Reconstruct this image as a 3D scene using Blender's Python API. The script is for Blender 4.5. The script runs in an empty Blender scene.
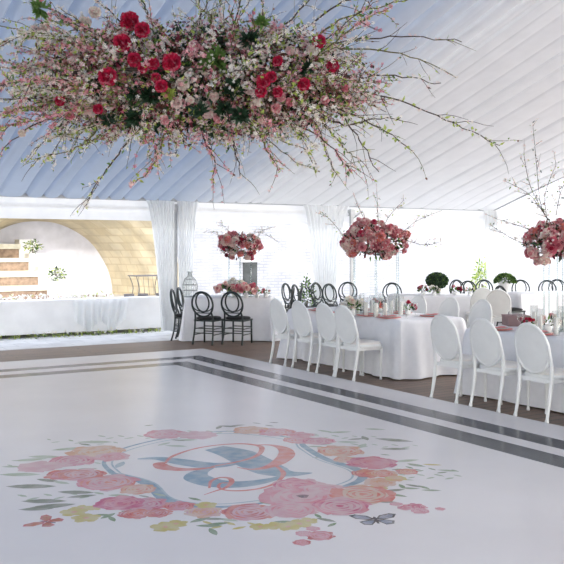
import bpy, math, random
from mathutils import Vector, Matrix
random.seed(7)
C = bpy.context.scene.collection
PI = math.pi
# ------------------------------------------------------------------ camera, sky, sun, exposure
F_PX, HOR, CAM_H, AZ = 880.0, 248.0, 1.66, math.radians(31.7)
FW = (math.sin(AZ), math.cos(AZ)); RT = (math.cos(AZ), -math.sin(AZ))
cam = bpy.data.cameras.new('camera'); cam_o = bpy.data.objects.new('camera', cam); C.objects.link(cam_o)
cam.sensor_width = 36; cam.lens = F_PX / 564 * 36
cam.shift_y = -(282 - HOR) / 564
cam.clip_end = 400
cam_o.location = (0, 0, CAM_H); cam_o.rotation_euler = (PI/2, 0, -AZ)
bpy.context.scene.camera = cam_o
vs = bpy.context.scene.view_settings
vs.view_transform = 'Standard'; vs.look = 'None'; vs.gamma = 1; vs.use_curve_mapping = False
vs.exposure = 1.62
w = bpy.data.worlds.new('sky'); bpy.context.scene.world = w; w.use_nodes = True
nt = w.node_tree; bg = nt.nodes['Background']
geo = nt.nodes.new('ShaderNodeTexCoord'); sep = nt.nodes.new('ShaderNodeSeparateXYZ')
rmp = nt.nodes.new('ShaderNodeValToRGB')
nt.links.new(geo.outputs['Generated'], sep.inputs[0]); nt.links.new(sep.outputs[2], rmp.inputs[0])
rmp.color_ramp.elements[0].position = 0.0; rmp.color_ramp.elements[0].color = (1.0, 0.945, 0.87, 1)
rmp.color_ramp.elements[1].position = 0.7; rmp.color_ramp.elements[1].color = (0.27, 0.31, 0.39, 1)
nt.links.new(rmp.outputs[0], bg.inputs[0]); bg.inputs[1].default_value = 2.5
sun = bpy.data.lights.new('sun', 'SUN'); sun.energy = .7; sun.angle = math.radians(3); sun.color = (1, .95, .86)
so = bpy.data.objects.new('sun', sun); C.objects.link(so)
so.rotation_euler = Vector((0.30, 0.85, -0.45)).to_track_quat('-Z', 'Y').to_euler()

# ------------------------------------------------------------------ where a spot of the ground lies
def g(px, py, z=0.0):
    d = F_PX*(CAM_H-z)/(py-HOR); l = (px-282)/F_PX*d
    return Vector((FW[0]*d+RT[0]*l, FW[1]*d+RT[1]*l, z))
def at(px, py, d):
    l = (px-282)/F_PX*d
    return Vector((FW[0]*d+RT[0]*l, FW[1]*d+RT[1]*l, CAM_H+(HOR-py)*d/F_PX))
def xY(px, Y):
    k = (px-282)/F_PX; d = Y/(FW[1]+RT[1]*k); return FW[0]*d+RT[0]*k*d
def zY(px, py, Y):
    k = (px-282)/F_PX; d = Y/(FW[1]+RT[1]*k); return CAM_H+(HOR-py)*d/F_PX
U = random.uniform
# ------------------------------------------------------------------ materials
def mat(name, col, rough=.6, var=.06, scale=12, spec=.5, metal=0, transl=0, sheen=0, bump=0, coat=0):
    m = bpy.data.materials.new(name); m.use_nodes = True
    n = m.node_tree.nodes; L = m.node_tree.links; b = n['Principled BSDF']; out = n['Material Output']
    tc = n.new('ShaderNodeTexCoord'); no = n.new('ShaderNodeTexNoise'); no.inputs['Scale'].default_value = scale
    no.inputs['Detail'].default_value = 3
    L.new(tc.outputs['Object'], no.inputs['Vector'])
    r = n.new('ShaderNodeValToRGB')
    lo = [max(0, c*(1-var)) for c in col]; hi = [min(1, c*(1+var)) for c in col]
    r.color_ramp.elements[0].color = (*lo, 1); r.color_ramp.elements[1].color = (*hi, 1)
    r.color_ramp.elements[0].position = .35; r.color_ramp.elements[1].position = .65
    L.new(no.outputs[0], r.inputs[0]); L.new(r.outputs[0], b.inputs['Base Color'])
    b.inputs['Roughness'].default_value = rough; b.inputs['Metallic'].default_value = metal
    b.inputs['Specular IOR Level'].default_value = spec
    b.inputs['Coat Weight'].default_value = coat
    if bump:
        bp = n.new('ShaderNodeBump'); bp.inputs['Strength'].default_value = bump; bp.inputs['Distance'].default_value = .01
        L.new(no.outputs[0], bp.inputs['Height']); L.new(bp.outputs[0], b.inputs['Normal'])
    if transl:
        t = n.new('ShaderNodeBsdfTranslucent'); mx = n.new('ShaderNodeMixShader'); mx.inputs[0].default_value = transl
        L.new(r.outputs[0], t.inputs[0]); L.new(b.outputs[0], mx.inputs[1]); L.new(t.outputs[0], mx.inputs[2])
        L.new(mx.outputs[0], out.inputs[0])
    return m
def glass_mat(name, tint=(1, 1, 1), refl=.12):
    m = bpy.data.materials.new(name); m.use_nodes = True
    n = m.node_tree.nodes; L = m.node_tree.links; n.remove(n['Principled BSDF'])
    t = n.new('ShaderNodeBsdfTransparent'); t.inputs[0].default_value = (*tint, 1)
    gl = n.new('ShaderNodeBsdfGlossy'); gl.inputs['Roughness'].default_value = .05
    lw = n.new('ShaderNodeLayerWeight'); lw.inputs[0].default_value = .35
    ma = n.new('ShaderNodeMath'); ma.operation = 'MULTIPLY_ADD'; ma.inputs[1].default_value = .3; ma.inputs[2].default_value = refl
    mx = n.new('ShaderNodeMixShader'); L.new(lw.outputs['Facing'], ma.inputs[0]); L.new(ma.outputs[0], mx.inputs[0])
    L.new(t.outputs[0], mx.inputs[1]); L.new(gl.outputs[0], mx.inputs[2]); L.new(mx.outputs[0], n['Material Output'].inputs[0])
    return m
def brick_mat(name, c1, c2, mortar, scale, bw=.5, rh=.25, ms=.02, rough=.9, bump=.5, axis='XZ', off=.5):
    m = bpy.data.materials.new(name); m.use_nodes = True
    n = m.node_tree.nodes; L = m.node_tree.links; b = n['Principled BSDF']
    tc = n.new('ShaderNodeTexCoord'); sp = n.new('ShaderNodeSeparateXYZ'); cb = n.new('ShaderNodeCombineXYZ')
    L.new(tc.outputs['Object'], sp.inputs[0])
    L.new(sp.outputs['XYZ'.index(axis[0])], cb.inputs[0]); L.new(sp.outputs['XYZ'.index(axis[1])], cb.inputs[1])
    br = n.new('ShaderNodeTexBrick'); br.inputs['Scale'].default_value = scale; br.offset = off
    br.inputs['Brick Width'].default_value = bw; br.inputs['Row Height'].default_value = rh
    br.inputs['Mortar Size'].default_value = ms
    br.inputs['Color1'].default_value = (*c1, 1); br.inputs['Color2'].default_value = (*c2, 1); br.inputs['Mortar'].default_value = (*mortar, 1)
    L.new(cb.outputs[0], br.inputs[0])
    no = n.new('ShaderNodeTexNoise'); no.inputs['Scale'].default_value = 2.2; no.inputs['Detail'].default_value = 6
    L.new(tc.outputs['Object'], no.inputs[0])
    mx = n.new('ShaderNodeMix'); mx.data_type = 'RGBA'; mx.blend_type = 'MULTIPLY'; mx.inputs[0].default_value = .45
    rp = n.new('ShaderNodeValToRGB'); rp.color_ramp.elements[0].position = .35; rp.color_ramp.elements[1].position = .6
    rp.color_ramp.elements[0].color = (.6, .6, .62, 1); L.new(no.outputs[0], rp.inputs[0])
    L.new(br.outputs['Color'], mx.inputs[6]); L.new(rp.outputs[0], mx.inputs[7]); L.new(mx.outputs[2], b.inputs['Base Color'])
    bp = n.new('ShaderNodeBump'); bp.inputs['Strength'].default_value = bump; bp.inputs['Distance'].default_value = .02
    L.new(br.outputs['Fac'], bp.inputs['Height']); bp.invert = True; L.new(bp.outputs[0], b.inputs['Normal'])
    b.inputs['Roughness'].default_value = rough
    return m

M = {}
# liner colour blends from dusty blue on the left to white towards the gable
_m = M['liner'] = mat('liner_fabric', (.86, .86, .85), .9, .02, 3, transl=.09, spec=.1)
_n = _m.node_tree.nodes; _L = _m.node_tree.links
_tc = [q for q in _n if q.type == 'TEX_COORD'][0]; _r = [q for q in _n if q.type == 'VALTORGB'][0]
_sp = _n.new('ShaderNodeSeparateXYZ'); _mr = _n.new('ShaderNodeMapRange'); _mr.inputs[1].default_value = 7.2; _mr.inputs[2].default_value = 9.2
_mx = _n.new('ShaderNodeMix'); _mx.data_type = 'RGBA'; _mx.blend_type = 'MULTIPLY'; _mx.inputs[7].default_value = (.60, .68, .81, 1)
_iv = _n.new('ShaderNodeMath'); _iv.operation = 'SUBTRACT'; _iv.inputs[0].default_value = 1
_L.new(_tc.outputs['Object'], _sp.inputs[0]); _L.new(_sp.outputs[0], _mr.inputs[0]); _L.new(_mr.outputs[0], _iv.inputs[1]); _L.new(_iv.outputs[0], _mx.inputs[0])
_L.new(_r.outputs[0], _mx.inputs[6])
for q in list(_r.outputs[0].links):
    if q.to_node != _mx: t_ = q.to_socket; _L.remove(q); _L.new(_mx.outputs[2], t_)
M['header'] = mat('header_fabric', (.88, .88, .87), .9, .02, 6, transl=.35, spec=.1)
M['sheer'] = mat('sheer_fabric', (.93, .94, .94), .9, .02, 8, transl=.55, spec=.1)
M['metal_pole'] = mat('tent_pole_aluminium', (.50, .51, .52), .45, .05, 20, metal=.3)
M['deck'] = brick_mat('deck_planks', (.15, .085, .05), (.22, .13, .08), (.05, .03, .02), 1, 2.4, .14, .008, .42, .3, 'XY')
M['paving'] = brick_mat('pale_paving', (.68, .66, .63), (.74, .72, .69), (.55, .53, .5), 1, .6, .4, .01, .8, .2, 'XY')
M['terrace'] = brick_mat('terrace_stone', (.62, .6, .56), (.7, .67, .63), (.5, .48, .45), 1, .8, .5, .012, .85, .2, 'XY')
M['whitebrick'] = brick_mat('whitewashed_brick', (.41, .415, .435), (.46, .465, .48), (.365, .375, .40), 1, .24, .08, .014, .9, .7)
M['vaultstone'] = brick_mat('yellow_stone', (.70, .60, .41), (.78, .69, .51), (.66, .56, .38), 1, .42, .2, .02, .95, .5, 'YZ')
M['plaster'] = mat('old_plaster', (.70, .70, .76), .95, .14, 1.6, bump=.4)
M['whitewall'] = mat('white_render', (.93, .93, .93), .85, .04, 3)
M['riser'] = mat('brown_stone_riser', (.36, .26, .19), .85, .25, 9, bump=.4)
M['tread'] = mat('pale_stone_tread', (.78, .75, .62), .8, .1, 7)
M['dark'] = mat('dark_opening', (.05, .055, .055), .8, .3, 5)
M['cloth'] = mat('white_tablecloth', (.83, .84, .87), .9, .02, 14, spec=.15)
M['wchair'] = mat('white_chair_lacquer', (.80, .82, .81), .32, .02, 10, spec=.5)
M['wpad'] = mat('white_chair_pad', (.82, .80, .76), .6, .03, 10)
M['bchair'] = mat('black_chair_lacquer', (.016, .028, .028), .35, .2, 10)
M['bpad'] = mat('black_cushion', (.012, .012, .014), .8, .2, 10)
M['acrylic'] = glass_mat('clear_acrylic', (.84, .89, .885), .06)
M['glass'] = glass_mat('clear_glass', (.975, .985, .98), .03)
M['pinkglass'] = glass_mat('rose_glass', (.95, .62, .62), .10)
M['wax'] = mat('ivory_wax', (.92, .89, .84), .5, .03, 20)
M['plate'] = mat('coral_charger', (.62, .16, .15), .35, .1, 15)
M['china'] = mat('white_china', (.85, .85, .84), .25, .02, 15)
M['napkin'] = mat('rose_napkin', (.72, .30, .30), .85, .08, 15)
M['mauve'] = mat('mauve_linen', (.30, .20, .20), .9, .08, 9)
M['bark'] = mat('dark_bark', (.075, .05, .035), .8, .3, 40)
M['barkgreen'] = mat('green_bark', (.17, .15, .055), .8, .3, 40)
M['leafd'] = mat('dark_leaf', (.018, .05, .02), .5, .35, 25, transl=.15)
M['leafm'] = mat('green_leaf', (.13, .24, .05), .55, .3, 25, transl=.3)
M['leafl'] = mat('yellow_green_leaf', (.46, .55, .12), .6, .25, 25, transl=.3)
M['leafbr'] = mat('russet_leaf', (.22, .10, .06), .6, .3, 25, transl=.2)
M['cream'] = mat('cream_petal', (.95, .88, .77), .7, .06, 30, transl=.25)
M['blush'] = mat('blush_petal', (.90, .67, .62), .7, .08, 30, transl=.25)
M['pink'] = mat('pink_petal', (.80, .36, .38), .7, .12, 30, transl=.2)
M['rosep'] = mat('rose_pink_petal', (.72, .19, .25), .7, .15, 30, transl=.2)
M['coralp'] = mat('coral_petal', (.80, .26, .20), .7, .12, 30, transl=.2)
M['crimson'] = mat('crimson_petal', (.64, .02, .08), .6, .25, 30, transl=.15)
M['burg'] = mat('burgundy_petal', (.16, .012, .03), .6, .25, 30, transl=.1)
M['white'] = mat('white_petal', (.86, .85, .82), .7, .04, 30, transl=.25)
M['wire'] = mat('grey_wire', (.35, .37, .36), .5, .1, 20, metal=.5)
M['iron'] = mat('wrought_iron', (.16, .15, .15), .6, .1, 20)
# dance floor vinyl
def vinyl(name, col, rough=.16, var=.02):
    m = mat(name, col, rough, var, 1.3, spec=.5 if col[0] > .5 else .22)
    return m
M['vinyl'] = vinyl('white_vinyl', (.80, .765, .755), .24)
M['stripe'] = vinyl('grey_stripe_vinyl', (.06, .063, .075), .17)
def ink(name, col, var=.2, wash=.25):
    col = tuple(c**1.35*1.05 for c in col); m = mat(name, col, .24, var, 11, spec=.5)
    r = [n for n in m.node_tree.nodes if n.type == 'VALTORGB'][0]; wv = (.80, .765, .755)
    r.color_ramp.elements[0].color = (*col, 1); r.color_ramp.elements[1].color = (*[a+(b-a)*wash for a, b in zip(col, wv)], 1)
    r.color_ramp.elements[0].position = .36; r.color_ramp.elements[1].position = .62
    return m
def deep(c): return tuple(x*.72 for x in c)
INK = dict(blue=ink('ink_blue', (.27, .39, .47)), lblue=ink('ink_pale_blue', (.42, .51, .56)), coral=ink('ink_coral', (.66, .21, .17)),
           pink=ink('ink_pink', (.66, .27, .33)), lpink=ink('ink_pale_pink', (.66, .42, .45)), mag=ink('ink_magenta', (.58, .12, .25)),
           peach=ink('ink_peach', (.68, .40, .27)), lpeach=ink('ink_pale_peach', (.68, .50, .40)), yellow=ink('ink_yellow', (.60, .52, .19)),
           red=ink('ink_red', (.55, .11, .11)), olive=ink('ink_olive', (.27, .29, .22)), green=ink('ink_green', (.24, .33, .18)),
           lgreen=ink('ink_pale_green', (.46, .52, .40)), orange=ink('ink_orange', (.50, .20, .10)), black=ink('ink_dark', (.03, .03, .035)),
           grey=ink('ink_grey_blue', (.33, .36, .44)), plum=ink('ink_plum', (.20, .05, .10)))

# ------------------------------------------------------------------ mesh helper
class MB:
    def __init__(s): s.v = []; s.f = []; s.m = []; s.mats = []; s.sm = []
    def mi(s, m):
        if m not in s.mats: s.mats.append(m)
        return s.mats.index(m)
    def add(s, vs_, fs, m, smooth=True):
        o = len(s.v); k = s.mi(m); s.v.extend(vs_)
        for f in fs: s.f.append(tuple(i+o for i in f)); s.m.append(k); s.sm.append(smooth)
    def box(s, c, d, m, rz=0, top=None, T=None):
        x, y, z = d[0]/2, d[1]/2, d[2]/2; t = top or 1
        P = [(-x, -y, -z), (x, -y, -z), (x, y, -z), (-x, y, -z), (-x*t, -y*t, z), (x*t, -y*t, z), (x*t, y*t, z), (-x*t, y*t, z)]
        cs, sn = math.cos(rz), math.sin(rz)
        P = [(c[0]+a*cs-b*sn, c[1]+a*sn+b*cs, c[2]+e) for a, b, e in P]
        s.add(P, [(0, 3, 2, 1), (4, 5, 6, 7), (0, 1, 5, 4), (1, 2, 6, 5), (2, 3, 7, 6), (3, 0, 4, 7)], m, False)
    def tube(s, pts, r, m, n=6, closed=False, cap=True):
        pts = [Vector(p) for p in pts]; N = len(pts)
        if not isinstance(r, (list, tuple)): r = [r]*N
        vv = []; prev = None
        for i, p in enumerate(pts):
            if closed: t = pts[(i+1) % N]-pts[i-1]
            else: t = pts[min(i+1, N-1)]-pts[max(i-1, 0)]
            if t.length < 1e-9: t = Vector((0, 0, 1))
            t.normalize()
            if prev is None:
                a = Vector((0, 0, 1)) if abs(t.z) < .9 else Vector((1, 0, 0)); u = t.cross(a).normalized()
            else:
                u = prev-t*prev.dot(t); u = u.normalized() if u.length > 1e-6 else t.orthogonal().normalized()
            prev = u; v2 = t.cross(u)
            for k in range(n):
                a = 2*PI*k/n; vv.append(tuple(p+(u*math.cos(a)+v2*math.sin(a))*r[i]))
        fs = []
        for i in range(N if closed else N-1):
            j = (i+1) % N
            for k in range(n): fs.append((i*n+k, i*n+(k+1) % n, j*n+(k+1) % n, j*n+k))
        if cap and not closed: fs.append(tuple(range(n-1, -1, -1))); fs.append(tuple((N-1)*n+k for k in range(n)))
        s.add(vv, fs, m)
    def lathe(s, prof, m, n=16, c=(0, 0, 0)):
        vv = [(c[0]+r*math.cos(2*PI*k/n), c[1]+r*math.sin(2*PI*k/n), c[2]+z) for r, z in prof for k in range(n)]
        fs = [(i*n+k, i*n+(k+1) % n, (i+1)*n+(k+1) % n, (i+1)*n+k) for i in range(len(prof)-1) for k in range(n)]
        if prof[0][0] > 1e-4: fs.append(tuple(range(n-1, -1, -1)))
        if prof[-1][0] > 1e-4 and prof[-1][1] != prof[0][1]: fs.append(tuple((len(prof)-1)*n+k for k in range(n)))
        s.add(vv, fs, m)
    def grid(s, fn, nu, nv, m, smooth=True):
        vv = [tuple(fn(i/nu, j/nv)) for i in range(nu+1) for j in range(nv+1)]
        s.add(vv, [(i*(nv+1)+j, (i+1)*(nv+1)+j, (i+1)*(nv+1)+j+1, i*(nv+1)+j+1) for i in range(nu) for j in range(nv)], m, smooth)
    def mesh(s, name):
        me = bpy.data.meshes.new(name); me.from_pydata(s.v, [], s.f)
        for m in s.mats: me.materials.append(m)
        me.polygons.foreach_set('material_index', s.m); me.polygons.foreach_set('use_smooth', s.sm); me.update()
        return me
    def build(s, name, parent=None, loc=None):
        o = bpy.data.objects.new(name, s.mesh(name)); C.objects.link(o)
        if parent: o.parent = parent
        if loc: o.location = loc
        return o
def tag(o, label=None, cat=None, group=None, kind=None):
    if label: o['label'] = label
    if cat: o['category'] = cat
    if group: o['group'] = group
    if kind: o['kind'] = kind
    return o
def empty(name, loc=(0, 0, 0), rz=0):
    o = bpy.data.objects.new(name, None); C.objects.link(o); o.location = loc; o.rotation_euler = (0, 0, rz); o.empty_display_size = .1
    return o
def link_mesh(name, me, parent, loc, rot=(0, 0, 0), sc=1):
    o = bpy.data.objects.new(name, me); C.objects.link(o); o.parent = parent; o.location = loc; o.rotation_euler = rot; o.scale = (sc,)*3
    return o
KIDS = {}
def copy_tree(o, parent=None):
    c = o.copy(); C.objects.link(c); c.parent = parent
    for ch in o.children: copy_tree(ch, c)
    return c
def struct(name, mb):
    return tag(mb.build(name), kind='structure')
def bez(pts, n=8):
    """smooth curve through the points"""
    P = [Vector(p) for p in pts]; out = []
    for i in range(len(P)-1):
        p0 = P[max(i-1, 0)]; p1 = P[i]; p2 = P[i+1]; p3 = P[min(i+2, len(P)-1)]
        for k in range(n):
            t = k/n
            out.append(.5*((2*p1)+(p2-p0)*t+(2*p0-5*p1+4*p2-p3)*t*t+(3*p1-p0-3*p2+p3)*t**3))
    out.append(P[-1]); return out

# ------------------------------------------------------------------ setting
DX, DY = 6.43, 12.85           # corner of the dance floor
YB = 16.2                      # back side of the tent
XG = 16.3                      # gable side
EZ, SL, YR = 2.63, .319, 6.2   # eave height, slope, ridge
m = MB(); m.box((7, 5.4, -.06), (26, 18.4, .1), M['deck']); struct('floor', m)
m = MB(); m.box((10, 10, -.12), (120, 120, .1), M['paving']); struct('ground', m)

def roof_z(Y): return EZ+SL*(YB-Y) if Y > YR else EZ+SL*(YB-YR)-SL*(YR-Y)
def pleat(x):
    k = min(1, max(0, (x-7.9)/2.0))
    q = x/.34+.25*math.sin(x*2.1)+.15*math.sin(x*5.3); f = q-math.floor(q)
    w1 = .10+.04*math.sin(x*7.7); dp = .17+.06*math.sin(x*4.1+1)
    a = -.035*math.sin(PI*f)+dp*math.exp(-((min(f, 1-f))/w1)**2)
    q2 = x/.55+.3*math.sin(x*1.7); f2 = q2-math.floor(q2)
    b = -.012*math.sin(PI*f2)+(.030+.022*math.sin(x*2.9))*math.exp(-((min(f2, 1-f2))/.07)**2)
    return a*(1-k)+b*k
m = MB()
def liner(u, v):
    x = -7+u*(XG+7)
    Y = YB-v*(YB-YR)
    sag = .05*math.sin(PI*v)
    e = pleat(x)
    return (x, Y, roof_z(Y)-sag+e*(.3+.7*min(1, v*8)) - (.03 if v == 0 else 0))
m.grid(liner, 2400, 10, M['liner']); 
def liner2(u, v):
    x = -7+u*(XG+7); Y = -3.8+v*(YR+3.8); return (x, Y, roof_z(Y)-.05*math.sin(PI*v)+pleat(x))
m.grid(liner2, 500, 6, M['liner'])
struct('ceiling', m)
# header band round the eaves
def band(x0, y0, x1, y1, zt, zb, n, name, m_=None):
    b = MB(); L_ = math.hypot(x1-x0, y1-y0); nx, ny = (y1-y0)/L_, -(x1-x0)/L_
    def fn(u, v):
        z = zt+(zb-zt)*v; w_ = .012*math.sin(u*L_*9)+.008*math.sin(u*L_*23)
        w_ += .05 if .42 < v < .55 else 0
        return (x0+(x1-x0)*u+nx*w_, y0+(y1-y0)*u+ny*w_, z)
    b.grid(fn, n, 12, m_ or M['header']); return struct(name, b)
band(-7, YB+.03, XG, YB+.03, EZ+.03, 2.2, 300, 'trim_1')
band(XG, YB, XG, YR-3, EZ-.01, 2.25, 140, 'trim_2')
# gable side rafter edge
m = MB(); m.tube([(XG, YB, EZ), (XG, YR, roof_z(YR)), (XG, -3.8, EZ)], .05, M['metal_pole'], 8); struct('trim_3', m)
m = MB(); m.tube([(-7, YB, EZ), (XG, YB, EZ)], .04, M['metal_pole'], 8); struct('trim_4', m)
for nm_, c_, d_ in (('wall_left_added', (-7.05, 6.2, 1.3), (.05, 20, 2.7)),):  # unseen side wall, added to cut light on the left ceiling and floor
    m = MB(); m.box(c_, d_, M['header']); struct(nm_, m)
m = MB(); m.add([(-7.02, YB, EZ), (-7.02, YR, roof_z(YR)), (-7.02, -3.8, EZ)], [(0, 1, 2)], M['header'], False); struct('wall_gable_added', m)  # unseen gable end above it, added to close the left side to light
POLES = [7.47, 11.85, 16.3]
for i, x in enumerate(POLES):
    t = empty('tent_pole', (x, YB-.02 if x < 16 else YB, 0))
    a = MB(); a.box((0, 0, 1.27), (.07, .07, 2.54), M['metal_pole']); a.build('pole', t)
    a = MB(); a.box((0, 0, .01), (.24, .24, .02), M['metal_pole']); a.build('foot_plate', t)
    a = MB(); a.box((0, 0, 2.46), (.13, .13, .14), M['metal_pole']); a.tube([(0, 0, 2.3), (.3, 0, 2.5)], .018, M['metal_pole']); a.build('bracket', t)
    lab = ['grey metal tent pole between tied-back white curtains near black chairs', 'grey metal tent pole behind the tall pink centrepiece with curtain bundle beside it',
           'grey metal tent pole at the far gable corner'][i]
    tag(t, lab, 'tent pole', 'poles along the back of the tent')
# curtains
def curtain(tops, bots, Y, z0, z1, label, folds=9, waist=.42):
    x0, x1 = xY(tops[0], Y), xY(tops[1], Y); b0, b1 = xY(bots[0], Y), xY(bots[1], Y)
    a = MB()
    def fn(u, v):
        s = v**.6
        l = x0+(b0-x0)*s; r = x1+(b1-x1)*s
        amp = .035+.02*v
        return (l+(r-l)*u+.01*math.sin(u*folds*2*PI+1), Y+amp*math.sin(u*folds*2*PI)+.01*math.sin(u*31+v*5), z1+(z0-z1)*v)
    a.grid(fn, folds*10, 26, M['sheer'])
    t = a.build('curtain'); tag(t, label, 'curtain', 'white tent curtains'); return t
curtain((146, 174), (162, 173), YB-.12, .02, EZ-.03, 'sheer white curtain sweeping down to the left side of the pole by black chairs')
curtain((177, 198), (179, 190), YB-.12, .02, EZ-.03, 'sheer white curtain hanging on the right side of the pole by black chairs', 6)
curtain((303, 349), (317, 332), YB-.12, .02, EZ-.03, 'wide sheer white curtain gathered behind the row of white oval chairs', 11)
curtain((484, 500), (488, 497), YB-.12, .02, EZ-.03, 'narrow white curtain bundle at the far tent corner', 5)
# clear garden wall behind, arch, terrace
YW = 21.0
VX, VZ, VY0, VY1, VR, VRN = 6.98, .26, 21.0, 24.0, 2.14, 2.97
x_l = VX-VRN
m = MB(); m.box((10+20-.05, YW+.2, 2.4), (40.0, .4, 5.0), M['whitebrick'])
struct('wall_back', m)
m = MB()
def vault(u, v):
    a = PI*u; bump_ = .05*math.sin(u*37+v*11)+.04*math.sin(u*19-v*23)
    r = VRN+(VR-VRN)*v+bump_*(.9-.8*v); return (VX+r*math.cos(a), VY0+v*(VY1-VY0), VZ+r*math.sin(a))
m.grid(vault, 60, 30, M['vaultstone'])
n = 40; vv = []
for i in range(n+1):
    a = PI*i/n; x = VX+(VRN+.05)*math.cos(a); vv.append((x, VY0-.01, VZ+VRN*math.sin(a))); vv.append((x, VY0-.01, 4.8))
m.add(vv, [(2*i, 2*i+1, 2*i+3, 2*i+2) for i in range(n)], M['whitebrick'], False)
m.box((VX-VRN-4, VY0+.1, 2.4), (8, .2, 4.9), M['whitebrick'])
struct('wall_arch', m)
m = MB(); m.box((VX, VY1+.1, 1.6), (5, .2, 3.2), M['plaster']); struct('wall_end', m)
m = MB(); m.box((4, 21.6, .17), (14, 8.8, .34), M['terrace']); struct('terrace_ground', m)
# dark window in the brick wall
m = MB(); x0, x1 = xY(243, YW), xY(256.5, YW)
m.box(((x0+x1)/2, YW-.01, (zY(250, 262, YW)+.3)/2), (x1-x0, .06, zY(250, 262, YW)-.3), M['dark'])
m.box(((x0+x1)/2, YW-.05, zY(250, 262, YW)+.03), (x1-x0+.12, .1, .06), M['whitewall']); struct('window_1', m)
# low white wall
m = MB(); m.box((2.2, 17.1, .3), (10.6, .3, .6), M['whitewall']); m.box((2.2, 17.1, .62), (10.7, .36, .05), M['whitewall'])
t = m.build('wall_low'); tag(t, kind='structure')
# stairs under the arch
ST = empty('stone_staircase', (xY(20, 22), 22, .34))
tag(ST, 'wide stone steps with brown risers climbing at the left edge under the arch', 'stairs')
ys = [22.0, 22.45, 22.9, 23.35]
rights = [47, 38, 28.5, 19]; tops = [(286, 291, 299), (271, 277, 285), (258, 262, 270), (244, 249, 256)]
zprev = .34
for k in range(4):
    Y = ys[k]; xr = xY(rights[k], Y); xl = xr-3.2
    zt = zY(20, tops[k][0], Y); zm = zY(20, tops[k][1], Y)
    a = MB(); a.box(((xl+xr)/2-ST.location.x, Y+.25-22, (zm+.34)/2-.34), (xr-xl, .5 if k < 3 else .45, zm-.34), M['riser']); a.build('riser', ST)
    a = MB(); a.box(((xl+xr)/2-ST.location.x, Y+.22-22, (zt+zm)/2-.34), (xr-xl+.06, .54, zt-zm), M['tread']); a.build('tread', ST)
    cb = MB(); cb.box((xr+.22-ST.location.x, Y+.22-22, (zt+.12-.34)/2), (.42, .44, zt+.12-.34), M['whitewall']); cb.build('side_block', ST)
# dance floor
m = MB(); m.box(((DX-5)/2, (DY-3)/2, .01), (DX+5, DY+3, .03), M['vinyl'])
DF = tag(m.build('dance_floor'), 'glossy white dance floor printed with a floral crest and bordered by grey stripes', 'dance floor')
ZT = .0252
def sring(xo, xi, yo, yi, z):
    a = MB(); x2, x3 = -5+.5, -5+.8; y2, y3 = -3+.5, -3+.8
    a.add([(xo, y2, z), (xi, y3, z), (xi, yi, z), (xo, yo, z), (x2, yo, z), (x3, yi, z), (x2, y2, z), (x3, y3, z)],
          [(0, 3, 2, 1), (3, 4, 5, 2), (4, 6, 7, 5), (6, 0, 1, 7)], M['stripe'], False)
    return a
o = sring(5.96, 5.69, 12.05, 11.80, ZT).build('stripe_print', DF)
o = sring(5.50, 5.21, 11.52, 11.24, ZT).build('stripe_print', DF)

# ------------------------------------------------------------------ printed wreath and monogram
lay = [0, 0]      # base of the print being laid, layer within it
def nz():
    lay[1] += 1; return ZT+.00002+(lay[0]*24+lay[1] % 24)*.000004
def flat_poly(a, pts, mm):
    z = nz(); a.add([(p[0], p[1], z) for p in pts], [tuple(range(len(pts)))], mm, False)
def ribbon(a, pxs, ws, mm, o=(140, 420), s=3.318, n=8):
    P = bez([g(o[0]+x/s, o[1]+y/s) for x, y in pxs], n); N = len(P); z = nz(); vv = []
    for i, p in enumerate(P):
        t = P[min(i+1, N-1)]-P[max(i-1, 0)]; t.normalize(); nn = Vector((-t.y, t.x, 0))
        f = i/(N-1)*(len(ws)-1); k = min(int(f), len(ws)-2); wd = (ws[k]+(ws[k+1]-ws[k])*(f-k))/2
        vv += [(p.x+nn.x*wd, p.y+nn.y*wd, z), (p.x-nn.x*wd, p.y-nn.y*wd, z)]
    a.add(vv, [(2*i, 2*i+1, 2*i+3, 2*i+2) for i in range(N-1)], mm, False)
def blob(c, r, n=14, ir=.12, sx=1, ang=0):
    ph = U(0, 6); out = []
    for i in range(n):
        a_ = 2*PI*i/n; rr = r*(1+ir*math.sin(a_*3+ph)+ir*.6*math.sin(a_*5+ph*2))
        x, y = rr*math.cos(a_)*sx, rr*math.sin(a_)
        out.append((c.x+x*math.cos(ang)-y*math.sin(ang), c.y+x*math.sin(ang)+y*math.cos(ang)))
    return out
wr = MB(); mono = MB(); crest = MB()
def pleaf(px, py, L_, ang, mm, asp=.32):
    c = g(px, py); n = 5; pts = []
    for i in range(n+1):
        t = i/n; pts.append((t-.5, asp/2*math.sin(PI*t)**.8))
    for i in range(n-1, 0, -1):
        t = i/n; pts.append((t-.5, -asp/2*math.sin(PI*t)**.8))
    flat_poly(wr, [(c.x+L_*(x*math.cos(ang)-y*math.sin(ang)), c.y+L_*(x*math.sin(ang)+y*math.cos(ang))) for x, y in pts], INK[mm])
def sprig(px, py, L_, ang, mm, nl=7):
    c = g(px, py); dx, dy = math.cos(ang), math.sin(ang)
    for i in range(nl):
        t = i/(nl-1)-.5; s_ = 1 if i % 2 else -1
        q = (c.x+dx*L_*t-dy*s_*.04, c.y+dy*L_*t+dx*s_*.04)
        c2 = Vector((q[0], q[1], 0)); aa = ang+s_*.7; l = U(.07, .11)
        pts = [(-.5, 0), (-.15, .17), (.25, .14), (.5, 0), (.25, -.14), (-.15, -.17)]
        flat_poly(wr, [(c2.x+l*(x*math.cos(aa)-y*math.sin(aa)), c2.y+l*(x*math.sin(aa)+y*math.cos(aa))) for x, y in pts], INK[mm])
RS_I = [0]
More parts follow.
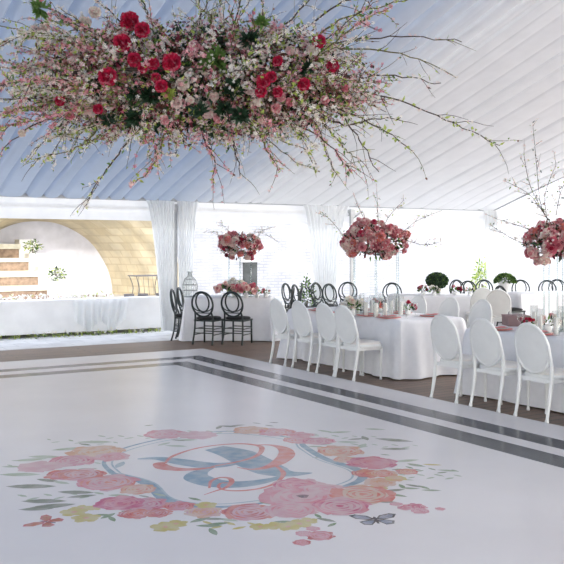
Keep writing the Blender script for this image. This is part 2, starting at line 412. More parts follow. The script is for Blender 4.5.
def prose(px, py, r, c1, c2, c3, inner=None):
    """watercolour rose: outer petals, turning rows of inner petals"""
    lay[0] = 1+RS_I[0] % 9; lay[1] = 0; RS_I[0] += 1
    c = g(px, py)
    for k in range(6):
        a_ = 2*PI*k/6+U(-.2, .2); q = Vector((c.x+.58*r*math.cos(a_), c.y+.58*r*math.sin(a_), 0))
        flat_poly(wr, blob(q, r*.5, 14, .20, .8, a_), INK[[c1, c2, c1][k % 3]])
    flat_poly(wr, blob(c, r*.7, 16, .07), INK[c2])
    for j, (rr, nn) in enumerate(((.84, 6), (.64, 5), (.46, 5), (.28, 3))):
        for k in range(nn):
            a0 = 2*PI*k/nn+j*.6+U(-.2, .2); a1 = a0+1.5*PI/nn*1.2; z = nz() if k == 0 else z; vv = []
            for i in range(8):
                t = i/7; aa = a0+(a1-a0)*t; wd = r*.10*math.sin(PI*t)
                for s_ in (1, -1): vv.append((c.x+(r*rr+s_*wd/2)*math.cos(aa), c.y+(r*rr+s_*wd/2)*math.sin(aa), z))
            wr.add(vv, [(2*i, 2*i+1, 2*i+3, 2*i+2) for i in range(7)], INK[c3 if (k+j) % 3 else c1], False)
    flat_poly(wr, blob(c, r*.13, 8, .2), INK[inner or c3])
# leaves first, roses over them
LV = [(44, 505, .30, 2.6, 'olive'), (52, 510, .30, 2.9, 'olive'), (36, 513, .22, 2.7, 'olive'), (76, 496, .26, 2.5, 'olive'), (82, 500, .2, 2.9, 'olive'),
      (31, 490, .35, 2.6, 'olive'), (48, 484, .2, 2.2, 'olive'), (108, 520, .14, .5, 'green'), (104, 519, .12, 2.5, 'green'), (112, 523, .12, 1.5, 'green'),
      (394, 443, .34, 2.2, 'olive'), (365, 441, .18, 1.2, 'olive'), (356, 442, .16, 2.9, 'olive'), (395, 452, .25, 2.6, 'olive'), (362, 449, .2, .6, 'lgreen'),
      (348, 445, .2, 2.5, 'lgreen'), (406, 464, .22, 2.9, 'lgreen'), (415, 468, .14, 2, 'green'), (432, 468, .15, 2.4, 'yellow'), (448, 474, .16, 2.3, 'lgreen'),
      (410, 492, .14, 2.4, 'green'), (402, 490, .12, 1.2, 'green'), (431, 494, .14, 2.5, 'green'), (424, 491, .12, 1.6, 'green'), (394, 494, .17, 2.9, 'olive'), (398, 499, .14, 2, 'green'),
      (326, 524, .14, 2, 'olive'), (332, 529, .1, .4, 'green'), (318, 520, .1, 1.4, 'green'), (200, 524, .16, .2, 'green'), (209, 530, .16, 2.6, 'green'), (213, 536, .14, 1.4, 'green'), (218, 528, .15, 2.9, 'green'), (228, 524, .14, 2.2, 'lgreen'),
      (285, 526, .14, 2.5, 'green'), (388, 506, .12, 2.6, 'olive'), (176, 449, .2, 2.4, 'lgreen'), (164, 447, .16, .4, 'lgreen'), (186, 443, .2, 2.7, 'lgreen'), (228, 429, .2, 2.3, 'olive'), (219, 430, .16, .8, 'olive'), (238, 428, .14, 2.9, 'olive'),
      (95, 445, .3, 2.6, 'lgreen'), (70, 452, .3, 2.9, 'lgreen'), (45, 460, .28, 2.5, 'lgreen'), (30, 463, .26, 2.9, 'lgreen'), (20, 478, .3, 2.6, 'lgreen'), (120, 468, .2, .9, 'lblue'), (12, 470, .16, 2.6, 'lgreen'), (340, 435, .22, 2.8, 'lgreen'), (375, 432, .2, 2.4, 'lgreen'), (325, 434, .18, 1.9, 'lgreen')]
for a_ in LV: pleaf(*a_)
for a_ in [(80, 445, .6, 2.4, 'lgreen'), (24, 470, .7, 2.6, 'lgreen'), (130, 440, .5, 2.6, 'lgreen'), (385, 449, .5, 2.5, 'lgreen'), (430, 480, .4, 2.5, 'lgreen'), (420, 473, .5, 2.3, 'green'), (60, 500, .5, 2.7, 'lgreen'), (345, 440, .5, 2.5, 'lgreen'), (200, 435, .5, 2.6, 'lgreen'), (240, 530, .4, 2.5, 'yellow')]: sprig(*a_)
lay[0] = 1
for (px, py, r) in [(74, 516, .085), (86, 522, .085), (82, 512, .06), (94, 512, .05), (166, 531, .09), (176, 528, .07), (288, 531, .07), (276, 530, .07), (299, 528, .08), (308, 525, .06), (206, 509, .07), (378, 491, .07), (260, 531, .06)]:
    c = g(px, py)
    for k in range(5): flat_poly(wr, blob(Vector((c.x+r*.6*math.cos(k*1.257), c.y+r*.6*math.sin(k*1.257), 0)), r*.5, 8, .1), INK['yellow'])
    flat_poly(wr, blob(c, r*.25, 6, .1), INK['peach'])
# crest frame
lay[0] = 0; lay[1] = 10
fr = [(113, 477), (148, 487), (169, 505), (212, 511), (262, 507), (310, 499), (345, 490), (362, 482), (357, 473), (325, 462), (305, 450), (292, 441), (232, 434), (172, 440), (122, 452), (104, 465), (113, 477)]
ribbon(crest, fr, [.05, .10, .09, .05, .03, .03, .05, .07, .08, .07, .06, .03, .03, .03, .03, .03, .05], INK['blue'], (0, 0), 1, 6)
cc = g(222, 474)
f2 = []
for p in fr:
    q = g(*p); q = cc+(q-cc)*.93; d = q.x*FW[0]+q.y*FW[1]; l = q.x*RT[0]+q.y*RT[1]; f2.append((282+l*F_PX/d, HOR+CAM_H*F_PX/d))
ribbon(crest, f2, [.016]*4, INK['lblue'], (0, 0), 1, 6)
RS = [(96, 455, .27, 'peach', 'lpeach', 'peach'), (112, 460, .17, 'lpink', 'pink', 'lpink'), (72, 464, .22, 'pink', 'lpink', 'mag'), (40, 470, .2, 'lpink', 'lpink', 'lpink'),
      (66, 478, .18, 'coral', 'pink', 'red'), (82, 478, .2, 'coral', 'lpink', 'red'), (108, 486, .25, 'pink', 'lpink', 'coral'), (138, 493, .15, 'peach', 'lpeach', 'coral'),
      (120, 507, .19, 'mag', 'pink', 'mag'), (146, 508, .17, 'pink', 'lpink', 'mag'), (135, 518, .12, 'red', 'coral', 'lpink'), (157, 517, .11, 'coral', 'red', 'lpink'),
      (166, 437, .23, 'pink', 'lpink', 'pink'), (198, 438, .2, 'lpink', 'lpink', 'lpink'), (251, 433, .2, 'peach', 'lpeach', 'peach'), (277, 435, .2, 'pink', 'lpink', 'coral'), (300, 438, .15, 'lpink', 'pink', 'pink'),
      (179, 510, .12, 'coral', 'pink', 'red'), (204, 516, .14, 'lpeach', 'peach', 'lpink'), (250, 516, .21, 'coral', 'lpink', 'red'),
      (300, 443, .17, 'coral', 'lpink', 'pink'), (318, 444, .17, 'pink', 'lpink', 'mag'), (340, 454, .23, 'peach', 'lpeach', 'coral'), (346, 463, .12, 'peach', 'lpeach', 'coral'),
      (372, 466, .23, 'mag', 'pink', 'pink'), (368, 477, .14, 'red', 'coral', 'peach'), (384, 477, .12, 'peach', 'coral', 'lpeach'), (407, 475, .10, 'coral', 'peach', 'red'), (380, 486, .14, 'lpeach', 'peach', 'lpeach'), (396, 482, .09, 'yellow', 'peach', 'yellow'),
      (303, 500, .36, 'pink', 'lpink', 'pink'), (298, 489, .22, 'lpink', 'pink', 'mag'), (322, 493, .18, 'lpink', 'lpink', 'pink'), (363, 498, .26, 'coral', 'lpeach', 'coral'), (340, 510, .23, 'pink', 'lpink', 'mag'), (290, 514, .2, 'lpink', 'lpink', 'pink'),
      (320, 540, .10, 'red', 'pink', 'lpink'), (302, 547, .06, 'red', 'pink', 'red'), (304, 538, .06, 'pink', 'lpink', 'pink'), (313, 533, .05, 'pink', 'lpink', 'pink'),
      (415, 511, .09, 'pink', 'mag', 'lpink'), (420, 515, .07, 'pink', 'lpink', 'mag'), (396, 508, .05, 'pink', 'lpink', 'pink'), (440, 513, .04, 'lpink', 'pink', 'pink'), (405, 512, .06, 'lpink', 'pink', 'mag')]
RS = [(a_[0], a_[1], a_[2]*.88)+a_[3:] for a_ in RS]
for k in range(46):          # small leaves tucked between the roses
    q = RS[(k*7) % 34]; pleaf(q[0]+U(-24, 24), q[1]+random.choice((-1, 1))*U(5, 9), U(.08, .16), U(1.9, 3.2), random.choice(('green', 'olive', 'lgreen', 'green')))
for a_ in RS: prose(*a_, inner='plum' if a_[:2] == (303, 500) else None)

# monogram strokes
lay[0] = 0; lay[1] = 0
ribbon(mono, [(245, 103), (320, 122), (380, 152), (440, 180), (500, 190), (572, 187)], [.20, .30, .31, .27, .15, .01], INK['blue'])
ribbon(mono, [(-8, 140), (60, 138), (140, 150), (220, 161), (290, 158), (350, 146)], [.03, .10, .17, .18, .12, .01], INK['blue'])
ribbon(mono, [(245, 168), (198, 185), (190, 203), (240, 220), (310, 226), (380, 220), (440, 208), (480, 196)], [.02, .13, .20, .20, .17, .13, .08, .04], INK['blue'])
ribbon(mono, [(90, 152), (66, 156), (80, 168), (130, 175), (190, 174), (250, 167)], [.02, .10, .13, .09, .06, .02], INK['coral'])
ribbon(mono, [(85, 152), (110, 130), (180, 106), (260, 93), (340, 89), (395, 96), (404, 110), (385, 130), (330, 148), (235, 166)], [.02, .035, .03, .03, .04, .05, .045, .04, .03, .02], INK['coral'])
ribbon(mono, [(385, 92), (440, 94), (478, 106), (486, 126), (462, 150), (420, 168), (370, 175), (322, 168)], [.01, .05, .11, .14, .12, .07, .04, .01], INK['coral'])
ribbon(mono, [(455, 165), (476, 188), (458, 215), (415, 235), (350, 246), (290, 246), (262, 236), (268, 222), (300, 221)], [.03, .04, .025, .03, .03, .025, .025, .02, .02], INK['coral'])
ribbon(mono, [(230, 238), (236, 215), (265, 203), (296, 205), (304, 218), (285, 236), (250, 248), (212, 261)], [.015, .025, .03, .04, .04, .03, .02, .01], INK['coral'])
wr.build('floral_wreath_print', DF); mono.build('monogram_print', DF); crest.build('crest_frame_print', DF)
def butterfly(px, py, s, ang, body, c1, c2, lab):
    a = MB(); c = g(px, py)
    def P(x, y): return (c.x+s*(x*math.cos(ang)-y*math.sin(ang)), c.y+s*(x*math.sin(ang)+y*math.cos(ang)))
    for sd in (1, -1):
        up = [(0, .05), (.15, .35), (.45, .5), (.62, .42), (.5, .15), (.2, 0)]; lo = [(0, .0), (.25, 0), (.45, -.12), (.38, -.35), (.18, -.4), (.04, -.15)]
        for pl in (up, lo):
            flat_poly(a, [P(sd*x, y) for x, y in pl], INK[c2]); cx = sum(p[0] for p in pl)/6; cy = sum(p[1] for p in pl)/6
            flat_poly(a, [P(sd*(cx+(x-cx)*.72), cy+(y-cy)*.72) for x, y in pl], INK[c1])
            for k in (1, 2, 3):
                x, y = pl[k+1]; z = nz(); a.add([(*P(sd*.03, .02), z), (*P(sd*x*.98, y*.98+.015), z), (*P(sd*x*.98, y*.98-.015), z)], [(0, 1, 2)], INK[c2], False)
    flat_poly(a, [P(x, y) for x, y in [(-.03, -.3), (.03, -.3), (.04, .2), (0, .28), (-.04, .2)]], INK[body])
    o = a.build('butterfly_print', DF); o['label'] = lab
butterfly(47, 526, .20, math.radians(40), 'plum', 'orange', 'red', 'orange butterfly print')
butterfly(376, 524, .24, math.radians(-25), 'black', 'grey', 'black', 'grey blue butterfly print')

# ------------------------------------------------------------------ chairs (front towards +Y in their own frame)
def ring(cx, cz, rx, rz, y0, slope, n=36, a0=0, a1=2*PI):
    out = []
    for i in range(n+(0 if a1-a0 >= 2*PI-1e-6 else 1)):
        a = a0+(a1-a0)*i/n; x = cx+rx*math.cos(a); z = cz+rz*math.sin(a); out.append((x, y0-(z-.45)*slope-.12*x*x*0, z))
    return out
def make_white_chair():
    t = empty('oval_back_chair')
    SLP = .20; cz, rx, rz = .705, .205, .235
    a = MB(); n = 40
    def yb(x, z): return -.205-(z-.45)*SLP-.5*(.0)+.35*x*x
    # panel, front and back faces
    for off, flip in ((.010, 1), (-.010, -1)):
        vv = [(0, yb(0, cz)+off*1.6, cz)]; fs = []
        for j in range(1, 5):
            for i in range(n):
                al = 2*PI*i/n; k = j/4; x = rx*k*math.cos(al); z = cz+rz*k*math.sin(al); vv.append((x, yb(x, z)+off, z))
        for i in range(n):
            i2 = (i+1) % n; f = (0, 1+i, 1+i2); fs.append(f if flip < 0 else f[::-1])
            for j in range(3):
                f = (1+j*n+i, 1+(j+1)*n+i, 1+(j+1)*n+i2, 1+j*n+i2); fs.append(f if flip < 0 else f[::-1])
        a.add(vv, fs, M['wchair'])
    a.build('backrest', t)
    a = MB(); a.tube([(rx*math.cos(2*PI*i/n), yb(rx*math.cos(2*PI*i/n), cz+rz*math.sin(2*PI*i/n)), cz+rz*math.sin(2*PI*i/n)) for i in range(n)], .017, M['wchair'], 8, True)
    a.build('back_frame', t)
    # seat
    a = MB(); prof = []
    def seat_outline(k, z, grow=0):
        pts = []
        for i in range(28):
            al = 2*PI*i/28; c, s = math.cos(al), math.sin(al)
            x = (abs(c)**.55)*(1 if c > 0 else -1)*(.225+grow); y = (abs(s)**.55)*(1 if s > 0 else -1)*(.205+grow)
            x *= 1+.10*(y/.2); pts.append((x*k, y*k+.01, z))
        return pts
    rows = [seat_outline(.95, .405), seat_outline(1, .41), seat_outline(1, .445), seat_outline(.98, .455)]
    vv = sum(rows, []); fs = [(j*28+i, j*28+(i+1) % 28, (j+1)*28+(i+1) % 28, (j+1)*28+i) for j in range(3) for i in range(28)]
    fs.append(tuple(range(27, -1, -1))); fs.append(tuple(84+i for i in range(28))); a.add(vv, fs, M['wchair']); a.build('seat', t)
    a = MB(); rows = [seat_outline(.93, .452), seat_outline(.95, .465), seat_outline(.90, .480), seat_outline(.55, .488), seat_outline(.1, .49)]
    vv = sum(rows, []); fs = [(j*28+i, j*28+(i+1) % 28, (j+1)*28+(i+1) % 28, (j+1)*28+i) for j in range(4) for i in range(28)]
    fs.append(tuple(112+i for i in range(28))); a.add(vv, fs, M['wpad']); a.build('seat_pad', t)
    for sx in (-1, 1):
        a = MB(); a.tube(bez([(sx*.205, yb(.2, .74)-.0, .72), (sx*.212, yb(.2, .58)+.012, .58), (sx*.20, -.195, .44), (sx*.195, -.21, .30), (sx*.195, -.245, .12), (sx*.20, -.27, .0)], 5),
                         [.013]*3+[.019]*8+[.021]*6+[.019]*4+[.016]*3+[.017, .019], M['wchair'], 8) if False else a.tube(bez([(sx*.205, yb(.2, .72), .72), (sx*.208, yb(.2, .58)+.005, .58), (sx*.20, -.20, .44), (sx*.195, -.21, .30), (sx*.195, -.242, .12), (sx*.20, -.268, .0)], 5), [.014+.007*min(1, i/10) if i < 16 else .021-.006*min(1, (i-16)/6) if i < 23 else .02 for i in range(26)], M['wchair'], 8)
        a.build('leg', t)
        a = MB(); a.lathe([(.016, 0), (.019, .015), (.013, .035), (.0145, .08), (.0215, .30), (.024, .335), (.017, .345), (.026, .36), (.026, .41)], M['wchair'], 12, (sx*.19, .17, 0)); a.build('leg', t)
    a = MB(); a.box((0, .185, .40), (.38, .018, .035), M['wchair']); a.box((0, -.19, .40), (.37, .018, .04), M['wchair'])
    for sx in (-1, 1): a.box((sx*.195, 0, .40), (.018, .36, .035), M['wchair'])
    a.build('apron', t)
    return t
def make_black_chair():
    t = empty('loop_back_chair'); r = .0145; S = .18; B = M['bchair']; y0 = -.2
    a = MB(); a.tube(ring(0, .70, .20, .215, y0, S), .017, B, 6, True); a.build('back_frame', t)
    a = MB(); a.tube(ring(0, .735, .125, .165, y0+.006, S), r, B, 6, True); a.build('back_loop', t)
    a = MB()
    [a.tube(bez([(q*x, y0-(z-.45)*S, z) for x, z in ((.195, .69), (.165, .625), (.09, .585), (0, .572))], 4), .010, B, 5) for q in (-1, 1)]; a.tube([(-.12, y0-.02, .55), (.12, y0-.02, .55)], .009, B, 5); a.build('back_curls', t)
    a = MB(); a.lathe([(.0, .43), (.2, .43), (.215, .44), (.215, .455), (.2, .47), (.1, .48), (0, .482)], M['bpad'], 24)
    sh = a.v; a.v = [(x*1.02*(1 if abs(x) < .15 else 1.0), y*1.0, z) for x, y, z in sh]
    a.build('cushion', t)
    a = MB(); a.box((0, 0, .415), (.39, .38, .03), B); a.build('seat', t)
    for sx in (-1, 1):
        a = MB(); a.tube(bez([(sx*.155, y0-.02, .56), (sx*.17, -.185, .45), (sx*.18, -.20, .2), (sx*.19, -.25, 0)], 5), .016, B, 6); a.build('leg', t)
        a = MB(); a.tube([(sx*.175, .17, .43), (sx*.18, .18, 0)], .016, B, 6); a.build('leg', t)
        for z in (.17, .27):
            a = MB(); a.tube([(sx*.18, -.2, z), (sx*.178, .175, z)], .009, B, 5); a.build('stretcher', t)
    for y, z in ((.175, .2), (.175, .29), (-.205, .2), (-.2, .28)):
        a = MB(); a.tube([(-.178, y, z), (.178, y, z)], .009, B, 5); a.build('stretcher', t)
    return t
WC = make_white_chair(); BC = make_black_chair(); used = set()
def place(proto, x, y, face, label, group, z=-.01, cat='chair'):
    """face: direction the chair faces, degrees from +X towards +Y"""
    if proto.name in used: o = copy_tree(proto)
    else: o = proto; used.add(proto.name)
    o.location = (x, y, z); o.rotation_euler = (0, 0, math.radians(face-90)); tag(o, label, cat, group); return o
G1 = 'white oval-back chairs along the near table'
rowA = [(10.66, 'first of the white oval-back chairs, at the end by the black chairs'), (10.07, 'second white oval-back chair from the black chairs, back to the dance floor'),
        (9.47, 'third white oval-back chair from the black chairs, back to the dance floor'), (9.04, 'white oval-back chair before the gap in the row, beside the hanging tablecloth corner')]
for y, l in rowA: place(WC, 6.77, y, 0, l, 'white oval-back chairs along the long table behind the dance floor')
rowB = [(7.17, 'white oval-back chair just past the gap, first at the nearer table'), (6.56, 'white oval-back chair second past the gap, coral plate above its right shoulder'),
        (5.94, 'large white oval-back chair nearest the dance floor stripes, seen whole'), (5.30, 'white oval-back chair cut off by the right edge of the picture')]
for y, l in rowB: place(WC, 6.74, y, 0, l, 'white oval-back chairs along the nearer table at the right')
# far side of table A and others further back
for y, l in [(8.95, 'white oval chair top behind the corner of the long table, nearest the gap'), (9.60, 'white oval chair top across the long table under the round topiary'), (10.3, 'white oval chair across the long table behind the candle cylinders'),]:
    place(WC, 8.52, y, 180, l, 'white chairs on the far side of the long table')
p = at(479, 287, 16.3); place(WC, p.x, p.y, 60, 'white oval chair far back left of the one by the black seat', 'white chairs at the far tables')
p = at(498, 287, 15.6); place(WC, p.x, p.y, 45, 'white oval chair far back right beside the chair with a black seat', 'white chairs at the far tables')
GB = 'black loop-back chairs at the small far table'
p = g(203.5, 344); place(BC, p.x+.15, p.y+.09, 36, 'black loop-back chair with its back to us, left of the pair at the small table', GB)
p = g(233, 344); place(BC, p.x+.15, p.y+.09, 36, 'black loop-back chair with its back to us, right of the pair at the small table', GB)
p = at(187, 341, 16.0); place(BC, p.x, p.y, -37, 'black loop-back chair seen side-on beside the curtain at the table end', GB)
p = at(193, 335, 16.65); place(BC, p.x, p.y, -40, 'black loop-back chair half hidden behind the end of the small table', GB)
for px, py, l in [(279, 336, 'black loop-back chair glimpsed behind the first white chair'), (287.5, 333.5, 'black loop-back chair glimpsed between the first and second white chairs')]:
    p = g(px, py); place(BC, p.x, p.y, 150, l, GB)
GD = 'black loop-back chairs at the far tables'
for px, top, face, l in [(297, 284.5, -60, 'black loop-back chair beside the green plant, left one behind the white row'), (307, 284.5, -55, 'black loop-back chair right against the green plant behind the white row'),
                         (326, 284, -70, 'black loop-back chair just right of the gathered wide curtain'), (338, 284, -80, 'black loop-back chair second to the right of the gathered wide curtain'), (349, 283.5, -120, 'black loop-back chair close to the left acrylic posts of the tall centrepiece'),
                         (394, 283, -120, 'black loop-back chair top showing among the candle cylinders'), (463, 281, -100, 'black loop-back chair right of the round topiary'), (473, 281, -110, 'black loop-back chair by the pale green plant'),
                         (487, 281, -120, 'black loop-back chair between the two far white chairs'), (522, 280, -130, 'black loop-back chair right of the urn plant by the grey draped table'),
                         (550, 281.5, -125, 'black loop-back chair facing us, whole oval showing under the right flowers'), (559, 279.5, -130, 'black loop-back chair at the far right edge under the right flowers')]:
    k_ = globals().get('k_', 0)+1; d = F_PX*(CAM_H-.91)/(top-HOR)+(.5 if k_ % 2 else -.15); p = at(px, top, d); place(BC, p.x, p.y, face, l, GD)
p = at(508, 285, 17.5); place(BC, p.x+.1, p.y, -10, 'black loop-back chair turned sideways with its black seat showing', GD)

# ------------------------------------------------------------------ tables and cloths
def table(name, cx, cy, L_, W_, rz, label, cl_label, h=.75, seed=1, fold=.035):
    t = empty('banquet_table', (cx, cy, -.01), rz)
    a = MB(); a.box((0, 0, h-.02), (L_-.06, W_-.06, .03), M['tread']); a.build('table_top', t)
    for sx in (-1, 1):
        for sy in (-1, 1):
            a = MB(); a.tube([(sx*(L_/2-.2), sy*(W_/2-.15), 0), (sx*(L_/2-.2), sy*(W_/2-.15), h-.03)], .02, M['iron'], 6); a.build('leg', t)
    tag(t, label, 'table')
    rnd = random.Random(seed); a = MB(); N = 240; per = []
    hx, hy = L_/2, W_/2; tot = 2*(L_+W_); rc = .04
    for i in range(N):
        s = tot*i/N
        if s < L_: p, nn, cd = (-hx+s, -hy), (0, -1), min(s, L_-s)
        elif s < L_+W_: q = s-L_; p, nn, cd = (hx, -hy+q), (1, 0), min(q, W_-q)
        elif s < 2*L_+W_: q = s-L_-W_; p, nn, cd = (hx-q, hy), (0, 1), min(q, L_-q)
        else: q = s-2*L_-W_; p, nn, cd = (-hx, hy-q), (-1, 0), min(q, W_-q)
        per.append((p, nn, cd, s))
    k1, k2, p1, p2 = rnd.uniform(8, 10), rnd.uniform(19, 23), rnd.uniform(0, 6), rnd.uniform(0, 6)
    rows = []
    zs = [h+.004, h-.012, h-.06, h-.18, h-.32, h-.46, h-.6, .015]
    outs = [0, .010, .012, .02, .028, .036, .045, .055]
    for zi, z in enumerate(zs):
        row = []
        f = zi/(len(zs)-1)
        for (p, nn, cd, s) in per:
            wv = f*fold*(math.sin(s*k1+p1+.5*f)+.5*math.sin(s*k2+p2))*(1.0)
            cor = math.exp(-cd/.12)
            ou = outs[zi]+wv*(.5+cor*1.2)+cor*f*.07
            cxn = p[0]/hx; cyn = p[1]/hy
            x = p[0]+nn[0]*ou+cor*f*.05*cxn; y = p[1]+nn[1]*ou+cor*f*.05*cyn
            row.append((x, y, z))
        rows.append(row)
    vv = sum(rows, []); fs = [(j*N+i, (j+1)*N+i, (j+1)*N+(i+1) % N, j*N+(i+1) % N) for j in range(len(zs)-1) for i in range(N)]
    fs.append(tuple(range(N))); a.add(vv, fs, M['cloth'])
    c = a.build('tablecloth'); c.location = (cx, cy, -.01); c.rotation_euler = (0, 0, rz); tag(c, cl_label, 'tablecloth', 'white floor-length tablecloths')
    return t
TAX, TAY, TAL = 7.63, 9.97, 2.60
table('A', TAX, TAY, TAL, 1.02, PI/2, 'long banquet table hidden under white cloth beneath the tall pink centrepiece', 'white cloth on the long table with a draped corner falling before the gap', seed=3, fold=.075)
TBY = 5.85
table('B', 7.61, TBY, 3.2, 1.02, PI/2, 'banquet table hidden under white cloth at the right edge', 'white cloth on the nearer table running out of the right edge', seed=5, fold=.02)
ang = -AZ
cC = at(230, 343, 15.72+.5)
table('C', cC.x, cC.y, 1.50, .9, ang, 'small banquet table hidden under white cloth behind the two black chairs', 'white cloth on the small table behind the two black chairs', h=.78, seed=8, fold=.02)
cD = at(437, 297, 17.2)
table('D', cD.x, cD.y, 1.7, 1.0, ang, 'banquet table under white cloth carrying the round topiary', 'white cloth on the far table carrying the round topiary', seed=9, fold=.02)
cE = at(540, 290, 18.2)
table('E', cE.x, cE.y, 1.5, .9, ang+.3, 'far table under pale cloth below the right flowers', 'pale cloth on the far table right of the sideways black chair', seed=10, fold=.02)

# ------------------------------------------------------------------ flowers
def petal_cup(a, c, az, el, L_, W_, curl, mm, R=None):
    """one curved petal rooted at c, pointing in direction az, raised by el"""
    n = 3; vv = []
    ca, sa = math.cos(az), math.sin(az)
    for i in range(n+1):
        t = i/n; e = el+curl*t; r_ = L_*t*math.cos(el+curl*t*.5); z_ = L_*t*math.sin(el+curl*t*.5)
        wd = W_*math.sin(PI*(.12+.76*t))**.7 if i else W_*.25
        for j in (-1, 0, 1):
            q = (r_-(.10*W_ if j else 0), j*wd/2, z_+(abs(j)*W_*.18))
            vv.append((c[0]+q[0]*ca-q[1]*sa, c[1]+q[0]*sa+q[1]*ca, c[2]+q[2]))
    a.add(vv, [(i*3+j, (i+1)*3+j, (i+1)*3+j+1, i*3+j+1) for i in range(n) for j in range(2)], mm)
def rose_mesh(name, m1, m2, r=.055, rows=((6, .15, 1.0), (6, .6, .85), (5, 1.0, .65), (4, 1.3, .45))):
    a = MB(); rnd = random.Random(hash(name) & 0xff)
    for j, (n, el, k) in enumerate(rows):
        for i in range(n): petal_cup(a, (0, 0, .012*j), 2*PI*i/n+j*.5+rnd.uniform(-.15, .15), el+rnd.uniform(-.1, .1), r*k, r*.95*k, .5, m1 if j < 2 else m2)
    a.lathe([(0, -.012), (r*.25, 0), (r*.28, r*.4), (0, r*.55)], m2, 6)
    return a.mesh(name)
RM = {k: rose_mesh('rose_'+k, M[a_], M[b_]) for k, a_, b_ in (('pink', 'pink', 'rosep'), ('blush', 'blush', 'pink'), ('crimson', 'crimson', 'crimson'), ('coral', 'coralp', 'pink'), ('cream', 'cream', 'blush'), ('rosep', 'rosep', 'crimson'), ('white', 'white', 'cream'), ('burg', 'burg', 'crimson'))}
def ruffle_mesh(name, mats, r=.06, n=46, seed=1):
    a = MB(); rnd = random.Random(seed)
    for i in range(n):
        z = 1-1.35*(i+.5)/n; al = i*2.4; s_ = math.sqrt(max(0, 1-z*z)); v = Vector((s_*math.cos(al), s_*math.sin(al), z))
        t = Vector((-math.sin(al), math.cos(al), 0)); b = v.cross(t); tw = rnd.uniform(-.9, .9); t2 = t*math.cos(tw)+b*math.sin(tw); b2 = v.cross(t2)
        base = v*r*.35; k = r*rnd.uniform(.85, 1.12); w_ = r*.34
        vv = [tuple(base-t2*w_*.3), tuple(base+t2*w_*.3)]+[tuple(v*k*.8+t2*w_*q+b2*r*rnd.uniform(-.12, .12)) for q in (-1, -.3, .4, 1)]+[tuple(v*k*rnd.uniform(.95, 1.05)+t2*w_*q+b2*r*rnd.uniform(-.05, .22)) for q in (-.7, -.2, .3, .75)]
        a.add(vv, [(0, 1, 4, 3), (0, 3, 2), (1, 5, 4), (2, 3, 7, 6), (3, 4, 8, 7), (4, 5, 9, 8)], mats[i % len(mats)], True)
    a.lathe([(0, -r*.3), (r*.5, -r*.1), (r*.55, r*.25), (0, r*.5)], mats[0], 8)
    return a.mesh(name)
RM2 = {}
for k_i, (k, ml) in enumerate((('pink', ('pink', 'pink', 'blush')), ('blush', ('blush', 'blush', 'cream')), ('crimson', ('crimson',)), ('coral', ('coralp', 'pink')), ('cream', ('cream', 'blush', 'cream')), ('rosep', ('rosep', 'pink')), ('white', ('white',)), ('burg', ('burg', 'crimson')))):
    RM2[k] = ruffle_mesh('ruffled_'+k, [M[q] for q in ml], .055, 40, k_i)
def rot_to(v): return Vector(v).to_track_quat('Z', 'Y').to_matrix()
def blossom(a, p, nrm, r, mm, cm=None):
    Rm = rot_to(nrm); ph = U(0, 6); vv = [tuple(p)]
    for i in range(5):
        al = ph+i*2*PI/5
        for da, k, z in ((-.42, .75, .25), (0, 1, .32), (.42, .75, .25)):
            vv.append(tuple(p+Rm @ Vector((r*k*math.cos(al+da), r*k*math.sin(al+da), r*z))))
    a.add(vv, [(0, 1+3*i, 2+3*i, 3+3*i) for i in range(5)], mm, False)
def leaf(a, p, d, L_, W_, mm):
    d = Vector(d).normalized(); s = d.cross(Vector((U(-1, 1), U(-1, 1), U(-.3, 1)))); s = s.normalized() if s.length > .01 else d.orthogonal()
    n = d.cross(s)
    vv = [p, p+d*L_*.4+s*W_/2+n*W_*.15, p+d*L_-n*L_*.1, p+d*L_*.4-s*W_/2+n*W_*.15, p+d*L_*.45]
    a.add([tuple(v) for v in vv], [(0, 1, 4), (1, 2, 4), (2, 3, 4), (3, 0, 4)], mm, False)
def rdir(): 
    z = U(-1, 1); a = U(0, 2*PI); s = math.sqrt(1-z*z); return Vector((s*math.cos(a), s*math.sin(a), z))

